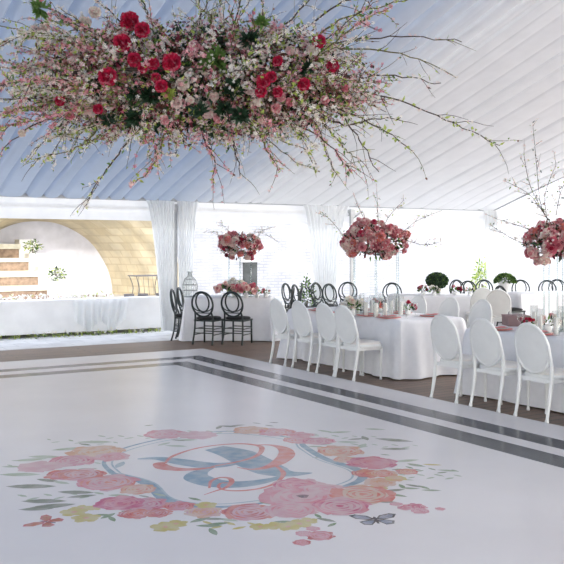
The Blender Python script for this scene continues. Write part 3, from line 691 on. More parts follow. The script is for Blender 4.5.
def centrepiece(loc, rx, rz, zc, label, stand_w, n=62, twigs=(), tilt=None, rs=1.0, pal=('pink', 'pink', 'blush', 'coral', 'pink', 'rosep', 'blush', 'pink'), seed=1, skew=0):
    rnd = random.Random(seed)
    t = empty('tall_floral_centrepiece', loc); tag(t, label, 'centrepiece', 'tall pink flower centrepieces')
    h = zc-rz*.65
    a = MB(); w2 = stand_w/2
    a.box((0, 0, .006), (stand_w+.05, .26, .012), M['acrylic']); a.build('base', t)
    for sx in (-1, 0, 1):
        for sy in (-1, 1):
            a = MB(); q = math.radians(-31)
            x = sx*w2; y = sy*.09; X, Y = x*math.cos(q)-y*math.sin(q), x*math.sin(q)+y*math.cos(q)
            a.tube([(X, Y, .01), (X, Y, h)], .009, M['acrylic'], 8); a.build('acrylic_post', t)
    a = MB(); a.lathe([(0, h-.01), (rx*.75, h), (rx*.75, h+.012), (0, h+.015)], M['acrylic'], 24); a.build('tray', t)
    for i in range(n):
        for _ in range(30):
            v = Vector((rnd.gauss(0, 1), rnd.gauss(0, 1), rnd.gauss(0, 1))).normalized()
            if v.z > -.75: break
        p = Vector((v.x*rx*rnd.uniform(.78, 1.05), v.y*rx*.72*rnd.uniform(.8, 1.05), v.z*rz*rnd.uniform(.75, 1.1)))
        p.z += rz*.25*math.sin(p.x*9+seed)
        k = rnd.choice(pal); link_mesh('rose', rnd.choice((RM, RM2))[k], t, (p.x, p.y, zc+p.z), v.to_track_quat('Z', 'Y').to_euler(), rs*rnd.uniform(.85, 1.45))
    fo = MB()
    for i in range(420):
        v = rdir(); p = Vector((v.x*rx*U(.3, 1.0), v.y*rx*.72*U(.3, 1), zc+v.z*rz*U(.3, .95)))
        leaf(fo, p, v+rdir()*.5, U(.05, .10), U(.025, .04), M[random.choice(('leafd', 'leafd', 'leafm', 'leafbr', 'burg'))])
    fo.build('foliage', t)
    bl = MB()
    for i in range(600):
        v = rdir(); v.z = max(v.z, -.5); p = Vector((v.x*rx*U(.9, 1.2), v.y*rx*.75*U(.9, 1.2), zc+v.z*rz*U(.9, 1.25)))
        blossom(bl, p, v, U(.010, .018), M[random.choice(('blush', 'cream', 'pink', 'white', 'burg'))])
    bl.build('blossoms', t)
    for tw in twigs:
        P = bez([Vector(q) for q in tw], 6); tb = MB(); N = len(P)
        tb.tube(P, [.0035*(1-.75*i/N)+.001 for i in range(N)], M['bark'], 5)
        for i in range(3, N):
            for _ in range(6):
                q = P[i]+rdir()*.04; 
                if U(0, 1) < .7: blossom(tb, q, rdir(), U(.008, .014), M[random.choice(('cream', 'blush', 'white'))])
                else: leaf(tb, q, rdir(), U(.02, .045), U(.012, .02), M[random.choice(('leafm', 'leafl', 'leafd'))])
            if i % 3 == 0:
                q = P[i]; e = q+(P[min(i+1, N-1)]-P[i-1]).normalized()*.1+rdir()*.1; tb.tube([q, e], [.003, .001], M['bark'], 4); 
                for _ in range(8): blossom(tb, q+(e-q)*U(.2, 1)+rdir()*.012, rdir(), U(.008, .013), M[random.choice(('cream', 'blush'))])
        tb.build('twig', t)
    return t
def rel(base, px, py, d, rot=0): return at(px, py, d)-Vector(base)
b1 = at(376, 310, 12.55); b1.z = .745
centrepiece(b1, .51, .25, 1.755-.745, 'tall pink rose centrepiece on clear posts above the long table', .62, 125, [
    [(0, 0, 1.1), (-.15, .05, 1.3), (-.27, .1, 1.55)], [(.1, 0, 1.1), (.22, 0, 1.35), (.42, -.1, 1.6)], [rel(b1, 350, 245, 12.4), rel(b1, 335, 225, 12.4), rel(b1, 322, 212, 12.4)],
    [rel(b1, 405, 240, 12.4), rel(b1, 425, 245, 12.4), rel(b1, 440, 242, 12.4)], [rel(b1, 380, 235, 12.4), rel(b1, 378, 215, 12.4), rel(b1, 377, 196, 12.4)], [rel(b1, 400, 235, 12.4), rel(b1, 415, 222, 12.4), rel(b1, 432, 214, 12.4)]], seed=3)
b2 = at(560, 310, 9.75); b2.z = .745
centrepiece(b2, .44, .21, 1.735-.745, 'tall pink rose centrepiece with long airy branches at the right edge', .30, 92, [
    [rel(b2, 552, 225, 9.7), rel(b2, 541, 205, 9.7), rel(b2, 537, 170, 9.7), rel(b2, 533, 126, 9.7)], [rel(b2, 548, 225, 9.7), rel(b2, 545, 195, 9.7), rel(b2, 556, 165, 9.7)],
    [rel(b2, 540, 235, 9.7), rel(b2, 520, 226, 9.7), rel(b2, 497, 219, 9.7)], [rel(b2, 535, 245, 9.7), rel(b2, 515, 240, 9.7), rel(b2, 492, 226, 9.7)], [rel(b2, 548, 220, 9.7), rel(b2, 530, 195, 9.7), rel(b2, 505, 181, 9.7)],
    [rel(b2, 545, 215, 9.7), rel(b2, 530, 185, 9.7), rel(b2, 524, 155, 9.7)], [rel(b2, 556, 215, 9.7), rel(b2, 560, 195, 9.7), rel(b2, 566, 180, 9.7)]], seed=7, pal=('pink', 'rosep', 'coral', 'blush', 'pink', 'pink', 'blush', 'rosep'))
b3 = at(240, 298, 15.95); b3.z = .775
centrepiece(b3, .40, .22, 1.70-.775, 'smaller pink and burgundy flower cloud on clear posts over the small table', .40, 66, [
    [rel(b3, 230, 240, 15.9), rel(b3, 218, 235, 15.9), rel(b3, 208, 230, 15.9)], [rel(b3, 250, 238, 15.9), rel(b3, 258, 232, 15.9), rel(b3, 272, 238, 15.9)], [rel(b3, 240, 238, 15.9), rel(b3, 228, 230, 15.9), rel(b3, 220, 222, 15.9)], [rel(b3, 258, 238, 15.9), rel(b3, 262, 231, 15.9), rel(b3, 270, 228, 15.9)]],
    seed=11, pal=('pink', 'rosep', 'blush', 'burg', 'coral', 'burg', 'blush', 'cream'))

# small arrangements
def posy(loc, r, label, pal, n=9, vase=None, cat='flowers', grp='small table posies', z=0):
    t = empty('small_flower_posy', loc); tag(t, label, cat, grp)
    a = MB(); a.lathe([(.03, 0), (.045, .03), (.04, .07), (.03, .085)], vase or M['china'], 12); a.build('bowl', t)
    for i in range(n):
        v = rdir(); v.z = abs(v.z)*.9+.1; p = Vector((v.x*r, v.y*r, .08+v.z*r*.9)); link_mesh('rose', RM[random.choice(pal)], t, p, v.to_track_quat('Z', 'Y').to_euler(), U(.55, .95)*r/.1)
    a = MB()
    for i in range(30): v = rdir(); v.z = abs(v.z); leaf(a, Vector((v.x*r*.6, v.y*r*.6, .07+v.z*r*.6)), v+rdir()*.3, r*.7, r*.3, M[random.choice(('leafd', 'leafm'))])
    a.build('foliage', t); return t
def tt(px, py, d, z=.745): p = at(px, py, d); p.z = z; return p
zc_ = .775
posy(tt(225, 290, 15.7, zc_), .17, 'pink rose bunch on the small table above the left black chair', ('pink', 'blush', 'blush'), 14)
posy(tt(246, 290, 15.6, zc_), .16, 'pink and burgundy bunch on the small table above the right black chair', ('pink', 'blush', 'blush', 'rosep'), 14)
posy(tt(234, 290, 16.1, zc_), .20, 'white and cream blooms between the two pink bunches on the small table', ('white', 'cream', 'white'), 14)
posy(tt(257, 296, 15.6, zc_), .09, 'low coral posy near the right end of the small table', ('coral', 'pink', 'blush'), 8)
posy(tt(266, 296, 15.7, zc_), .07, 'tiny pink posy at the right corner of the small table', ('pink', 'blush'), 6)
posy(tt(352, 305, 12.0), .14, 'white hydrangea bunch at the left end of the candle cylinders', ('white', 'white', 'cream'), 14)
posy(tt(408, 305, 12.0), .09, 'crimson peony posy right of the candle cylinders', ('crimson', 'crimson', 'rosep'), 7)
posy(tt(379, 300, 12.6), .10, 'coral pink blooms raised in a vase among the candle cylinders', ('coral', 'pink'), 7)
posy(tt(528, 318, 9.9), .065, 'single crimson bloom posy on the nearer table beside mauve box', ('crimson',), 5)
posy(tt(548, 318, 9.6), .10, 'blush and cream posy under the right tall centrepiece', ('blush', 'cream', 'pink'), 10)
posy(tt(423, 294, 17.0), .10, 'dusty pink posy left of the round topiary', ('pink', 'burg', 'blush'), 8)
posy(tt(434, 297, 16.8), .10, 'cream posy in front of the round topiary', ('cream', 'white'), 8)
posy(tt(455, 296, 17.0), .10, 'burgundy and green posy right of the round topiary', ('burg', 'pink'), 8)
posy(tt(470, 296, 17.0), .08, 'small blush posy at the right end of the topiary table', ('blush', 'cream'), 6)

# topiary balls
def topiary(loc, r, label, h=.12):
    t = empty('topiary_ball', loc); tag(t, label, 'topiary')
    a = MB(); a.lathe([(.06, 0), (.09, h), (.1, h+.01), (.05, h+.012)], M['china'], 14); a.build('pot', t)
    a = MB(); a.lathe([(0, h)]+[(r*.9*math.sin(PI*k/10), h+r*.75-r*.7*math.cos(PI*k/10)) for k in range(1, 10)]+[(0, h+r*1.46)], M['leafd'], 16)
    for i in range(1400):
        v = rdir(); p = Vector((0, 0, h+r*.8))+Vector((v.x*1.1, v.y*1.1, v.z*.8))*r*U(.85, .98); leaf(a, p, v+rdir()*.9, .045, .025, M['leafd' if U(0, 1) < .8 else 'leafm'])
    a.build('foliage', t)
topiary(tt(437, 281, 17.3), .19, 'round dark green topiary ball on the far table')
pu = at(505, 281, 19.5)
def urn_plant():
    t = empty('flower_urn', (pu.x, pu.y, -.07)); tag(t, 'low rounded green plant on a tall white urn at the back', 'urn')
    a = MB(); a.lathe([(.14, 0), (.12, .05), (.05, .1), (.04, .7), (.10, .82), (.13, .95), (.14, .97), (.0, .95)], M['china'], 16); a.build('urn', t)
    a = MB()
    for i in range(700):
        v = rdir(); v.z = abs(v.z)-.2; leaf(a, Vector((v.x*.2, v.y*.2, 1.0+v.z*.16)), v+rdir()*.5, .07, .035, M[random.choice(('leafd', 'leafm', 'leafm'))])
    a.build('foliage', t)
urn_plant()

# candles, glasses, plates
def cyl_mesh(r, h):
    a = MB(); a.lathe([(r, 0), (r, h), (r-.003, h), (r-.003, .01), (0, .01)], M['glass'], 16); return a.mesh('cylinder')
def make_candle_cyl():
    t = empty('candle_cylinder'); a = MB(); a.lathe([(.04, 0), (.042, .004), (.042, .26), (.039, .26), (.039, .012), (0, .012)], M['glass'], 16); a.build('glass_cylinder', t); return t
CY = make_candle_cyl()
def make_candle():
    t = empty('pillar_candle'); a = MB(); a.lathe([(.024, 0), (.025, .005), (.025, .17), (.022, .176), (0, .172)], M['wax'], 12); a.build('wax', t)
    a = MB(); a.tube([(0, 0, .17), (.002, 0, .185)], .0015, M['dark'], 4); a.build('wick', t); return t
CN = make_candle()
def make_glass():
    t = empty('wine_glass'); a = MB(); a.lathe([(0, .0), (.034, .002), (.006, .008), (.004, .08), (.012, .095), (.032, .12), (.036, .15), (.030, .19), (.029, .19), (.034, .15), (.030, .12), (0, .10)], M['glass'], 14); a.build('bowl_and_stem', t); return t
GLS = make_glass()
def make_plate():
    t = empty('place_setting'); a = MB(); a.lathe([(0, 0), (.10, 0), (.16, .010), (.165, .014), (.16, .017), (.10, .008), (0, .008)], M['plate'], 24); a.build('charger_plate', t)
    a = MB(); a.lathe([(0, .009), (.07, .010), (.115, .02), (.118, .024), (.07, .015), (0, .014)], M['china'], 24); a.build('dinner_plate', t)
    a = MB(); a.grid(lambda u, v: (-.05+.1*u, -.10+.2*v, .028+.008*math.sin(u*PI)+.004*math.sin(v*9)), 6, 8, M['napkin']); a.grid(lambda u, v: (-.05+.1*u, -.10+.2*v, .024), 1, 1, M['napkin']); a.build('napkin', t); return t
PL = make_plate()
def put(proto, loc, rz, label, cat, grp):
    if proto.name in used: o = copy_tree(proto)
    else: o = proto; used.add(proto.name)
    o.location = loc; o.rotation_euler = (0, 0, rz); tag(o, label, cat, grp); return o
ZTA = .7455
ordn = ['first', 'second', 'third', 'fourth', 'fifth', 'sixth', 'seventh', 'eighth', 'ninth', 'tenth']
spots = [(358, 12.2), (366, 11.75), (362, 12.75), (372, 12.2), (385, 11.65), (391, 12.1), (381, 12.8), (397, 12.7), (401, 11.9), (376, 11.6)]
for i, (px, d) in enumerate(spots):
    p = at(px, 300, d); p.z = ZTA
    put(CY, p, 0, f'clear glass cylinder round a candle under the tall centrepiece, {ordn[i]} of the cluster', 'glass cylinder', 'candle cylinders on the long table')
    p2 = p.copy(); p2.z = ZTA+.013
    put(CN, p2, 0, f'ivory pillar candle inside the {ordn[i]} clear cylinder on the long table', 'candle', 'candles on the long table')
for i, y in enumerate([10.66, 10.07, 9.47, 9.04]):
    put(PL, (7.22, y, ZTA), PI/2, ['coral plate with rose napkin before the first white chair of the long table', 'coral plate with rose napkin before the second white chair of the long table', 'coral plate with rose napkin before the third white chair of the long table', 'coral plate with rose napkin before the chair beside the draped cloth corner'][i], 'place setting', 'coral place settings')
    put(GLS, (7.38, y-.16, ZTA), 0, f'wine glass behind the {ordn[i]} near-side plate of the long table', 'glass', 'wine glasses on the tables')
for i, y in enumerate([8.95, 9.6, 10.3]):
    put(PL, (7.88, y, ZTA), PI/2, f'coral plate on the far side of the long table, {ordn[i]} from the gap', 'place setting', 'coral place settings')
    put(GLS, (7.74, y+.17, ZTA), 0, f'wine glass beside the {ordn[i]} far-side plate of the long table', 'glass', 'wine glasses on the tables')
for i, y in enumerate([7.1, 6.5, 5.9, 5.3]):
    put(PL, (7.22, y, ZTA), PI/2, f'coral plate with rose napkin on the nearer table, {ordn[i]} from the gap', 'place setting', 'coral place settings')
    put(GLS, (7.36, y-.2, ZTA), 0, f'wine glass on the nearer table behind the {ordn[i]} plate from the gap', 'glass', 'wine glasses on the tables')
for i, (px, d) in enumerate([(540, 9.5), (556, 9.2), (562, 9.9), (534, 10.0)]):
    p = at(px, 300, d); p.z = ZTA
    put(CY, p, 0, f'clear glass cylinder under the right tall centrepiece, {ordn[i]} of four', 'glass cylinder', 'candle cylinders on the nearer table')
    p2 = p.copy(); p2.z = ZTA+.013; put(CN, p2, 0, f'ivory candle inside the {ordn[i]} cylinder on the nearer table', 'candle', 'candles on the nearer table')
for i, (px, d) in enumerate([(215, 15.9), (250, 15.9), (262, 15.9), (268, 16.1)]):
    p = at(px, 300, d); p.z = .776
    put(GLS, p, 0, f'wine glass on the small far table, {ordn[i]} from the curtain', 'glass', 'wine glasses on the tables')
# mauve linen box
p = at(516, 314, 10.4); m = MB(); m.box((0, 0, .055), (.26, .26, .11), M['mauve']); m.box((0, 0, .115), (.27, .27, .014), M['mauve'])
o = m.build('linen_box'); o.location = (p.x, p.y, ZTA); o.rotation_euler = (0, 0, -.5); tag(o, 'dusty mauve linen-covered box standing on the nearer table', 'box')
# glass cloche lantern
p = at(190, 298, 15.9)
t = empty('glass_cloche', (p.x, p.y, .775)); tag(t, 'tall bottle-shaped wire and glass cloche at the left end of the small table', 'cloche')
prof = [(.10, 0), (.13, .04), (.135, .22), (.10, .32), (.04, .38), (.03, .43), (.045, .46), (0, .47)]
a = MB(); a.lathe(prof, M['glass'], 16); a.build('glass', t)
a = MB()
for k in range(10):
    al = 2*PI*k/10; a.tube([(r*math.cos(al)*1.01, r*math.sin(al)*1.01, z) for r, z in prof[:-1]], .004, M['wire'], 4)
for r, z in ((.135, .12), (.137, .22), (.10, .32), (.10, .004)): a.tube([(r*1.02*math.cos(2*PI*k/20), r*1.02*math.sin(2*PI*k/20), z) for k in range(20)], .005, M['wire'], 4, True)
a.build('wire_frame', t)

# ------------------------------------------------------------------ garden pieces
def bush(px, py, Y, r, h, label, mats, n=500, flower=None, name='garden_shrub', cat='plant', z0=None, grp=None):
    x = xY(px, Y); t = empty(name, (x, Y, z0 if z0 is not None else -.07)); tag(t, label, cat, grp); a = MB()
    for i in range(n):
        v = rdir(); p = Vector((v.x*r*U(.3, 1), v.y*r*U(.3, 1), h/2+v.z*h/2*U(.3, 1))); leaf(a, p, v+rdir()*.6, U(.05, .1), U(.03, .05), M[random.choice(mats)])
        if flower and U(0, 1) < .4: blossom(a, p+v*.03, v, U(.02, .035), M[flower])
    a.build('foliage', t)
    a = MB(); a.tube([(0, 0, 0), (0, 0, h*.5)], .02, M['bark'], 5); a.build('stem', t)
bush(307, 290, 16.0, .22, 1.15, 'upright green plant between black chairs behind the white row', ('leafd', 'leafm'), 500)
bush(482, 275, 17.6, .30, 1.5, 'pale yellow-green shrub outside the back of the tent', ('leafl', 'leafm', 'leafl'), 700)
for i, (px, Y, z, l) in enumerate([(33, 22.6, zY(33, 253, 22.6), 'green plant with white blooms on the upper stair block'), (56, 21.7, zY(56, 281, 21.7), 'green plant with white blooms on the lower stair pedestal')]):
    bush(px, 0, Y, .22, .35, l, ('leafm', 'leafl', 'leafd'), 160, 'white', 'potted_shrub', 'potted plant', z0=z, grp='plants beside the stairs')
m = MB(); x = xY(56, 21.7); zt = zY(56, 281, 21.7); m.box((x, 21.7, (zt+.34)/2), (.34, .34, zt-.34), M['whitewall']); m.box((x, 21.7, zt-.02), (.4, .4, .05), M['whitewall'])
tag(m.build('pedestal'), 'white square pedestal at the foot of the stairs', 'pedestal')
# planting strip at the foot of the low wall, flowers on the terrace edge
m = MB()
for i in range(900):
    x = U(-1.5, 7.4); p = Vector((x, 16.74+U(-.08, .08), -.07+U(0, .07))); leaf(m, p, rdir()+Vector((0, 0, .6)), U(.03, .06), U(.015, .03), M[random.choice(('leafm', 'leafl', 'leafl'))])
    if U(0, 1) < .35: blossom(m, p+Vector((0, 0, .06)), rdir(), U(.015, .03), M[random.choice(('white', 'cream'))])
tag(m.build('low_planting'), 'low green planting with white flecks along the foot of the white wall', 'planting', kind='stuff')
m = MB()
for i in range(2200):
    x = U(3, 6.9); p = Vector((x, 18.2+U(-.3, .3), .34+U(0, .36))); 
    if U(0, 1) < .35: leaf(m, p, rdir(), U(.04, .09), U(.02, .04), M[random.choice(('leafbr', 'leafl'))])
    else: blossom(m, p, rdir(), U(.02, .04), M['white'])
tag(m.build('white_flower_bed'), 'bed of small white flowers above the low wall before the stairs', 'flowers', kind='stuff')
# white drapery on the low wall
def swag(px0, px1, pz, lab):
    Y = 16.93; x0, x1 = xY(px0, Y), xY(px1, Y); a = MB(); zt, zb = .66, .10
    def fn(u, v):
        pinch = abs(u-pz); k = (1-v*.35*(1-pinch)); x = x0+(x1-x0)*(pz+(u-pz)*k)
        return (x, Y-.03-.035*math.sin(u*22+v*2)*(.3+v)-.03*(1-pinch), zt+(zb-zt)*v+.10*math.cos(u*PI*2)*v-.05*abs(math.sin(u*PI*2))*(1-v))
    a.grid(fn, 60, 16, M['sheer']); tag(a.build('draped_cloth'), lab, 'drapery', 'white drapery on the low wall')
swag(72, 100, .85, 'white cloth draped over the low wall, left of the gathered knot')
swag(98, 128, .2, 'white cloth draped over the low wall, right of the gathered knot')
# iron bistro table and pots on the terrace
x = xY(147, 19.6); t = empty('bistro_table', (x, 19.6, .34)); tag(t, 'thin-legged iron garden table in front of the yellow stone vault', 'table')
a = MB(); a.box((0, 0, .66), (.78, .5, .025), M['iron']); a.build('table_top', t)
for sx in (-1, 1):
    for sy in (-1, 1):
        a = MB(); a.tube(bez([(sx*.36, sy*.22, .65), (sx*.28, sy*.18, .35), (sx*.37, sy*.22, 0)], 5), .011, M['iron'], 5); a.build('leg', t)
a = MB(); 
for k in range(6): a.tube([(-.3+.12*k, -.2, .64), (-.3+.12*k+.04, -.2, .2)], .006, M['iron'], 4)
a.tube([(-.32, -.2, .2), (.36, -.2, .2)], .007, M['iron'], 4); a.build('lattice', t)
for px, l in ((129, 'dark pot left of the iron garden table'), (143, 'dark pot under the iron garden table'), (161, 'dark pot right of the iron garden table by the curtain')):
    x = xY(px, 19.1); a = MB(); a.lathe([(.07, 0), (.11, .1), (.12, .24), (.125, .26), (.10, .26), (.09, .22), (0, .22)], M['iron'], 12)
    o = a.build('garden_pot'); o.location = (x, 19.1, .34); tag(o, l, 'pot', 'dark pots on the terrace')

# ------------------------------------------------------------------ the hanging flower cloud
D0 = 6.5
HC = at(200, 80, D0)
HF = empty('hanging_flower_installation', HC)
tag(HF, 'huge cloud of blossom branches and crimson peonies hanging over the dance floor', 'floral installation')
def hp(px, py, dd=0.0): return at(px, py, D0+dd)-HC
RT3 = Vector((RT[0], RT[1], 0)); FW3 = Vector((FW[0], FW[1], 0)); UP = Vector((0, 0, 1))
def ell(u, v, w_): return RT3*u+FW3*w_+UP*v
# suspension cables and hidden frame bar
for k, (u, w_) in enumerate(((-.7, .25), (.7, .25), (0, -.3))):
    q = ell(u, 0, w_); top = roof_z((HC+q).y)-.02-HC.z
    a = MB(); a.tube([q, (q.x, q.y, top)], .003, M['wire'], 4); a.build('suspension_cable', HF)
a = MB(); a.tube([ell(1.15*math.cos(2*PI*k/24), 0, .42*math.sin(2*PI*k/24)) for k in range(24)], .012, M['bark'], 6, True); a.build('hoop', HF)
BL_PAL = {'w': ('cream', 'cream', 'blush', 'cream', 'cream', 'white'), 'p': ('blush', 'pink', 'pink', 'blush', 'rosep'), 'g': ('leafl',)}
def side_twig(tb, bb, q, dr, L_, pal, nb, leafy):
    P = [q]; d = dr.normalized()
    for _ in range(4): d = (d+rdir()*.22-UP*.05).normalized(); P.append(P[-1]+d*L_/4)
    tb.tube(P, [.0028, .0024, .002, .0016, .001], M[random.choice(('bark', 'barkgreen'))], 4, cap=False)
    for _ in range(nb):
        i = random.randint(0, 3); pt = P[i]+(P[i+1]-P[i])*U(0, 1)+rdir()*U(.003, .016)
        if U(0, 1) < leafy: leaf(bb, pt, d+rdir(), U(.018, .04), U(.009, .018), M[random.choice(('leafl', 'leafl', 'leafm', 'leafbr'))])
        else: blossom(bb, pt, rdir()+UP*.0, U(.009, .017), M[random.choice(pal)])
def branch(pts, r0=.007, dens=1.0, pal='w', leafy=.2, t0=.25, name='branch', sides=9, nb=9, merged=None):
    P = bez(pts, 6); N = len(P)
    for i in range(1, N): P[i] = P[i]+rdir()*.010
    if merged: tb, bb = merged
    else: tb, bb = MB(), MB()
    tb.tube(P, [r0*(1-.8*i/N)+.001 for i in range(N)], M['bark' if U(0, 1) < .65 else 'barkgreen'], 5, cap=False)
    pl = BL_PAL[pal]
    L_ = sum((P[i+1]-P[i]).length for i in range(N-1))
    for _ in range(int(95*dens*L_)):
        i = random.randint(int(t0*(N-1)), N-2); q = P[i]+(P[i+1]-P[i])*U(0, 1)+rdir()*U(.004, .02)
        if U(0, 1) < leafy: leaf(bb, q, rdir()+(P[i+1]-P[i])*8, U(.025, .055), U(.014, .028), M[random.choice(('leafl', 'leafm', 'leafl', 'leafl'))])
        else: blossom(bb, q, rdir(), U(.011, .020), M[random.choice(pl)])
    for _ in range(int(sides)):
        i = random.randint(int(t0*(N-1)), N-2); t = (P[i+1]-P[i]).normalized()
        side_twig(tb, bb, P[i], t+rdir()*.75, U(.10, .30), pl, int(1.5*nb*dens), leafy)
    if not merged:
        o = tb.build(name, HF)
        if bb.v: bb.build('blossoms', o)
# the long reaching branches one can follow in the photo
LONG = [([(300, 75), (345, 87), (400, 100), (455, 124), (499, 145)], 'g', .55, .35, 0.1), ([(290, 60), (340, 42), (400, 37), (461, 41)], 'w', .2, .25, -.3),
        ([(300, 60), (350, 48), (410, 57), (457, 77)], 'w', .25, .3, .2), ([(300, 80), (350, 78), (395, 76), (440, 84)], 'g', .35, .5, 0), ([(290, 90), (335, 110), (360, 140), (378, 173)], 'w', .2, .3, -.2),
        ([(280, 95), (340, 110), (380, 128), (414, 152)], 'g', .35, .6, -.1), ([(270, 95), (310, 115), (325, 150), (337, 176)], 'g', .5, .4, .2), ([(260, 100), (290, 120), (330, 145), (350, 172)], 'p', .6, .3, .1),
        ([(300, 50), (340, 20), (385, 5), (440, -8)], 'g', .5, .5, .2), ([(280, 50), (330, 10), (370, -10), (420, -30)], 'w', .4, .4, -.2), ([(250, 55), (290, 20), (316, -10), (340, -40)], 'w', .4, .3, .3),
        ([(150, 110), (122, 150), (100, 180), (84, 207)], 'w', .5, .3, -.1), ([(150, 100), (110, 130), (70, 150), (36, 158)], 'g', .5, .5, 0), ([(170, 110), (160, 150), (145, 175), (128, 185)], 'p', .8, .2, .1),
        ([(200, 110), (205, 140), (214, 160), (212, 182)], 'p', .7, .2, -.2), ([(225, 110), (232, 140), (238, 160), (240, 178)], 'w', .3, .3, .1), ([(120, 80), (70, 74), (20, 70), (-45, 60)], 'w', .9, .2, .1),
        ([(120, 90), (70, 92), (20, 100), (-50, 96)], 'w', .5, .3, -.3), ([(110, 60), (60, 40), (20, 30), (-40, 20)], 'g', .6, .4, .2), ([(110, 50), (70, 20), (30, 0), (-10, -20)], 'w', .5, .3, -.1), ([(120, 100), (60, 115), (20, 135), (-20, 175)], 'p', .6, .2, .2),
        ([(140, 50), (120, 20), (95, 0), (70, -20)], 'w', .6, .3, .1), ([(160, 50), (150, 20), (140, -5), (120, -40)], 'w', .5, .3, -.3), ([(185, 50), (200, 38), (212, 20), (200, 8), (188, -8)], 'w', .15, .2, -.2),
        ([(150, 30), (175, 36), (220, 40), (260, 36), (300, 30)], 'w', .15, .3, -.35), ([(210, 60), (232, 25), (243, -5), (255, -40)], 'w', .3, .3, .2), ([(180, 60), (195, 25), (215, -10), (225, -40)], 'w', .3, .3, .1),
        ([(240, 60), (262, 20), (260, -10), (268, -40)], 'g', .4, .4, -.2), ([(130, 45), (105, 35), (80, 22), (58, 8)], 'w', .4, .2, -.35), ([(310, 110), (345, 125), (370, 120), (400, 118)], 'w', .4, .3, .1),
        ([(300, 100), (330, 130), (345, 150), (360, 160)], 'g', .5, .4, -.2), ([(250, 110), (262, 140), (272, 160), (278, 170)], 'p', .6, .3, 0), ([(130, 110), (100, 125), (90, 140), (82, 150)], 'g', .5, .5, -.2), ([(110, 95), (60, 100), (35, 110), (4, 112)], 'p', .9, .3, -.1)]
for pts, pal, dens, leafy, dd in LONG:
    n_ = len(pts); branch([hp(x, y, dd*(i/(n_-1))) for i, (x, y) in enumerate(pts)], .0075, dens*1.1, 'w' if pal == 'g' else pal, leafy, .25, sides=6, nb=7)
def rnd_branch(merged=None, big=True):
    # radiating from the hoop, mostly sideways, arching
    a = U(0, 2*PI); st = ell(U(-.75, .85), U(-.25, .2), U(-.35, .35))
    u0 = st.dot(RT3); 
    side = (1 if u0 > 0 else -1) if U(0, 1) < .85 else random.choice((1, -1))
    d = RT3*side*U(.4, 1.1)+UP*U(-.75, .75)*(.65 if U(0, 1) < .7 else 1)+FW3*U(-.7, .7)
    if abs(u0) < .45 and U(0, 1) < .6: d = RT3*U(-.4, .4)+UP*random.choice((-.8, -.8, .7))*U(.6, 1)+FW3*U(-.5, .5)
    d.normalize(); L_ = U(.45, .95) if big else U(.3, .6)
    if d.z < -.5: L_ *= .62
    P = [st]; 
    for k in range(3): d = (d+rdir()*.13-UP*.05).normalized(); P.append(P[-1]+d*L_/3)
    far = abs(u0)
    right = u0 > .3
    branch(P, .0055, U(.5, 1.0) if right else U(.8, 1.5), 'p' if U(0, 1) < .35 else 'w', U(.15, .4), .1, sides=7 if big else 4, nb=9, merged=merged)
for _ in range(64): rnd_branch()
for k in range(20):      # flat sprays reaching out to the left
    st = ell(U(-.7, -.35), U(-.3, .3), U(-.4, .3)); d = (-RT3+UP*U(-.35, .35)+FW3*U(-.4, .4)).normalized(); L_ = U(.6, 1.0)
    branch([st, st+d*L_*.35+rdir()*.03, st+d*L_*.7+rdir()*.05, st+d*L_], .0055, 1.7, 'w' if k % 3 else 'p', .3, .05, sides=9, nb=10)
fb = (MB(), MB())
for _ in range(190): rnd_branch(fb, False)
for b_, nm in zip(fb, ('fine_twigs', 'fine_blossoms')): o = b_.build(nm, HF); o['kind'] = 'stuff'
# dark core foliage
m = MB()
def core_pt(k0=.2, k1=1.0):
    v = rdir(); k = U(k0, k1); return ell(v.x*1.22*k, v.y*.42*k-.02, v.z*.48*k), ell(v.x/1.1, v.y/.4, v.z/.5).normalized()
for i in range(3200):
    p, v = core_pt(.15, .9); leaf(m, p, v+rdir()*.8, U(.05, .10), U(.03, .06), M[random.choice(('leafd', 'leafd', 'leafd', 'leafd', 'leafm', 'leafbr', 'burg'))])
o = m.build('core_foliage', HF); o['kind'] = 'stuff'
# little blossom heads filling the surface of the mass, in loose bunches
def bunch(p, v, pal, n, r):
    a = MB()
    for _ in range(n):
        q = rdir()*r*U(.4, 1); blossom(a, q, q.normalized()+v*.4, U(.012, .02), M[random.choice(pal)])
    for _ in range(n//3): q = rdir()*r*U(.5, 1.1); leaf(a, q, q, U(.02, .04), U(.01, .02), M[random.choice(('leafl', 'leafm', 'leafbr'))])
    a.tube([(0, 0, 0), tuple(-v*.08)], .003, M['bark'], 4)
    return a.build('blossoms', HF, p)
for i in range(96):
    p, v = core_pt(.85, 1.08); bunch(p, v, (BL_PAL['w'], BL_PAL['w'], BL_PAL['p'])[i % 3], 26, U(.05, .085))
m = MB()
for i in range(11000):
    p, v = core_pt(.72, 1.12)
    if U(0, 1) < .30: leaf(m, p, rdir(), U(.02, .05), U(.012, .025), M[random.choice(('leafl', 'leafl', 'leafm', 'leafbr', 'leafd'))])
    else: blossom(m, p, v+rdir()*.7, U(.010, .018), M[random.choice(('cream', 'cream', 'blush', 'blush', 'pink', 'pink', 'rosep', 'burg', 'burg'))])
o = m.build('filler_blossoms', HF); o['kind'] = 'stuff'
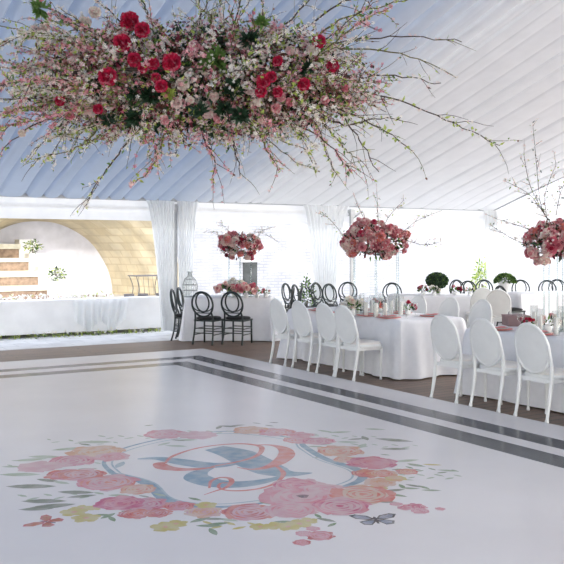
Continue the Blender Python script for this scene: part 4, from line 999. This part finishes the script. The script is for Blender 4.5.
# peonies and roses where they show
pe = ruffle_mesh('peony', [M['crimson'], M['crimson'], M['crimson'], M['rosep'], M['crimson']], .072, 80, 5)
for px, py, s_ in [(129, 21, 1.15), (142, 30, .9), (122, 43, 1.05), (108, 77, 1.1), (171, 62, 1.1), (153, 64, .7), (134, 60, .85), (161, 86, .75), (98, 109, .6), (60, 101, .6), (319, 42, .8), (332, 66, .8), (263, 81, .85), (261, 92, .7), (271, 77, .65), (278, 61, .6), (304, 84, .75), (278, 92, .6), (143, 68, .6), (156, 78, .55)]:
    f_ = -.42*math.sqrt(max(.15, 1-((px-200)/170)**2-((py-80)/90)**2))-.08
    p = hp(px, py, f_)*1.0; v = (-FW3+RT3*U(-.4, .4)+UP*U(-.5, .3)); link_mesh('peony', pe, HF, p, v.to_track_quat('Z', 'Y').to_euler(), s_*.82)
for px, py, s_, k in [(35, 31, 1.1, 'blush'), (45, 27, 1.0, 'blush'), (22, 33, .9, 'cream'), (76, 92, 1.3, 'blush'), (86, 108, 1.3, 'blush'), (70, 115, 1.0, 'rosep'), (80, 103, .8, 'pink'), (8, 110, .8, 'blush'), (22, 133, .8, 'cream'), (95, 12, 1.2, 'cream'), (85, 22, 1.2, 'cream'),
                   (236, 74, 1.4, 'blush'), (249, 89, 1.2, 'blush'), (256, 102, 1.2, 'cream'), (194, 46, 1.1, 'pink'), (183, 84, 1.3, 'cream'), (176, 103, 1.1, 'blush'), (219, 117, 1.2, 'pink'), (208, 113, 1.1, 'blush'), (290, 50, .9, 'blush'), (312, 50, 1, 'cream'), (281, 98, .9, 'pink'),
                   (290, 102, .9, 'rosep'), (276, 108, 1.0, 'pink'), (246, 62, .8, 'rosep'), (325, 100, .9, 'pink'), (205, 70, 1.0, 'cream'), (165, 120, .9, 'pink'), (262, 120, .8, 'blush'), (72, 60, .8, 'pink'), (60, 80, .8, 'cream'), (345, 88, .8, 'rosep'), (300, 68, .9, 'blush'), (325, 60, .9, 'cream'),
                   (245, 45, .9, 'cream'), (150, 45, .8, 'blush'), (118, 90, .8, 'rosep'), (93, 98, .8, 'pink'), (214, 96, .9, 'blush'), (190, 100, .8, 'cream'), (225, 58, .6, 'white')]:
    f_ = -.40*math.sqrt(max(.1, 1-((px-200)/190)**2-((py-80)/90)**2))+.0
    v = (-FW3+RT3*U(-.6, .6)+UP*U(-.7, .4)); link_mesh('rose', RM2[k], HF, hp(px, py, f_), v.to_track_quat('Z', 'Y').to_euler(), s_*.68)
# green rosettes and dark leaf clumps
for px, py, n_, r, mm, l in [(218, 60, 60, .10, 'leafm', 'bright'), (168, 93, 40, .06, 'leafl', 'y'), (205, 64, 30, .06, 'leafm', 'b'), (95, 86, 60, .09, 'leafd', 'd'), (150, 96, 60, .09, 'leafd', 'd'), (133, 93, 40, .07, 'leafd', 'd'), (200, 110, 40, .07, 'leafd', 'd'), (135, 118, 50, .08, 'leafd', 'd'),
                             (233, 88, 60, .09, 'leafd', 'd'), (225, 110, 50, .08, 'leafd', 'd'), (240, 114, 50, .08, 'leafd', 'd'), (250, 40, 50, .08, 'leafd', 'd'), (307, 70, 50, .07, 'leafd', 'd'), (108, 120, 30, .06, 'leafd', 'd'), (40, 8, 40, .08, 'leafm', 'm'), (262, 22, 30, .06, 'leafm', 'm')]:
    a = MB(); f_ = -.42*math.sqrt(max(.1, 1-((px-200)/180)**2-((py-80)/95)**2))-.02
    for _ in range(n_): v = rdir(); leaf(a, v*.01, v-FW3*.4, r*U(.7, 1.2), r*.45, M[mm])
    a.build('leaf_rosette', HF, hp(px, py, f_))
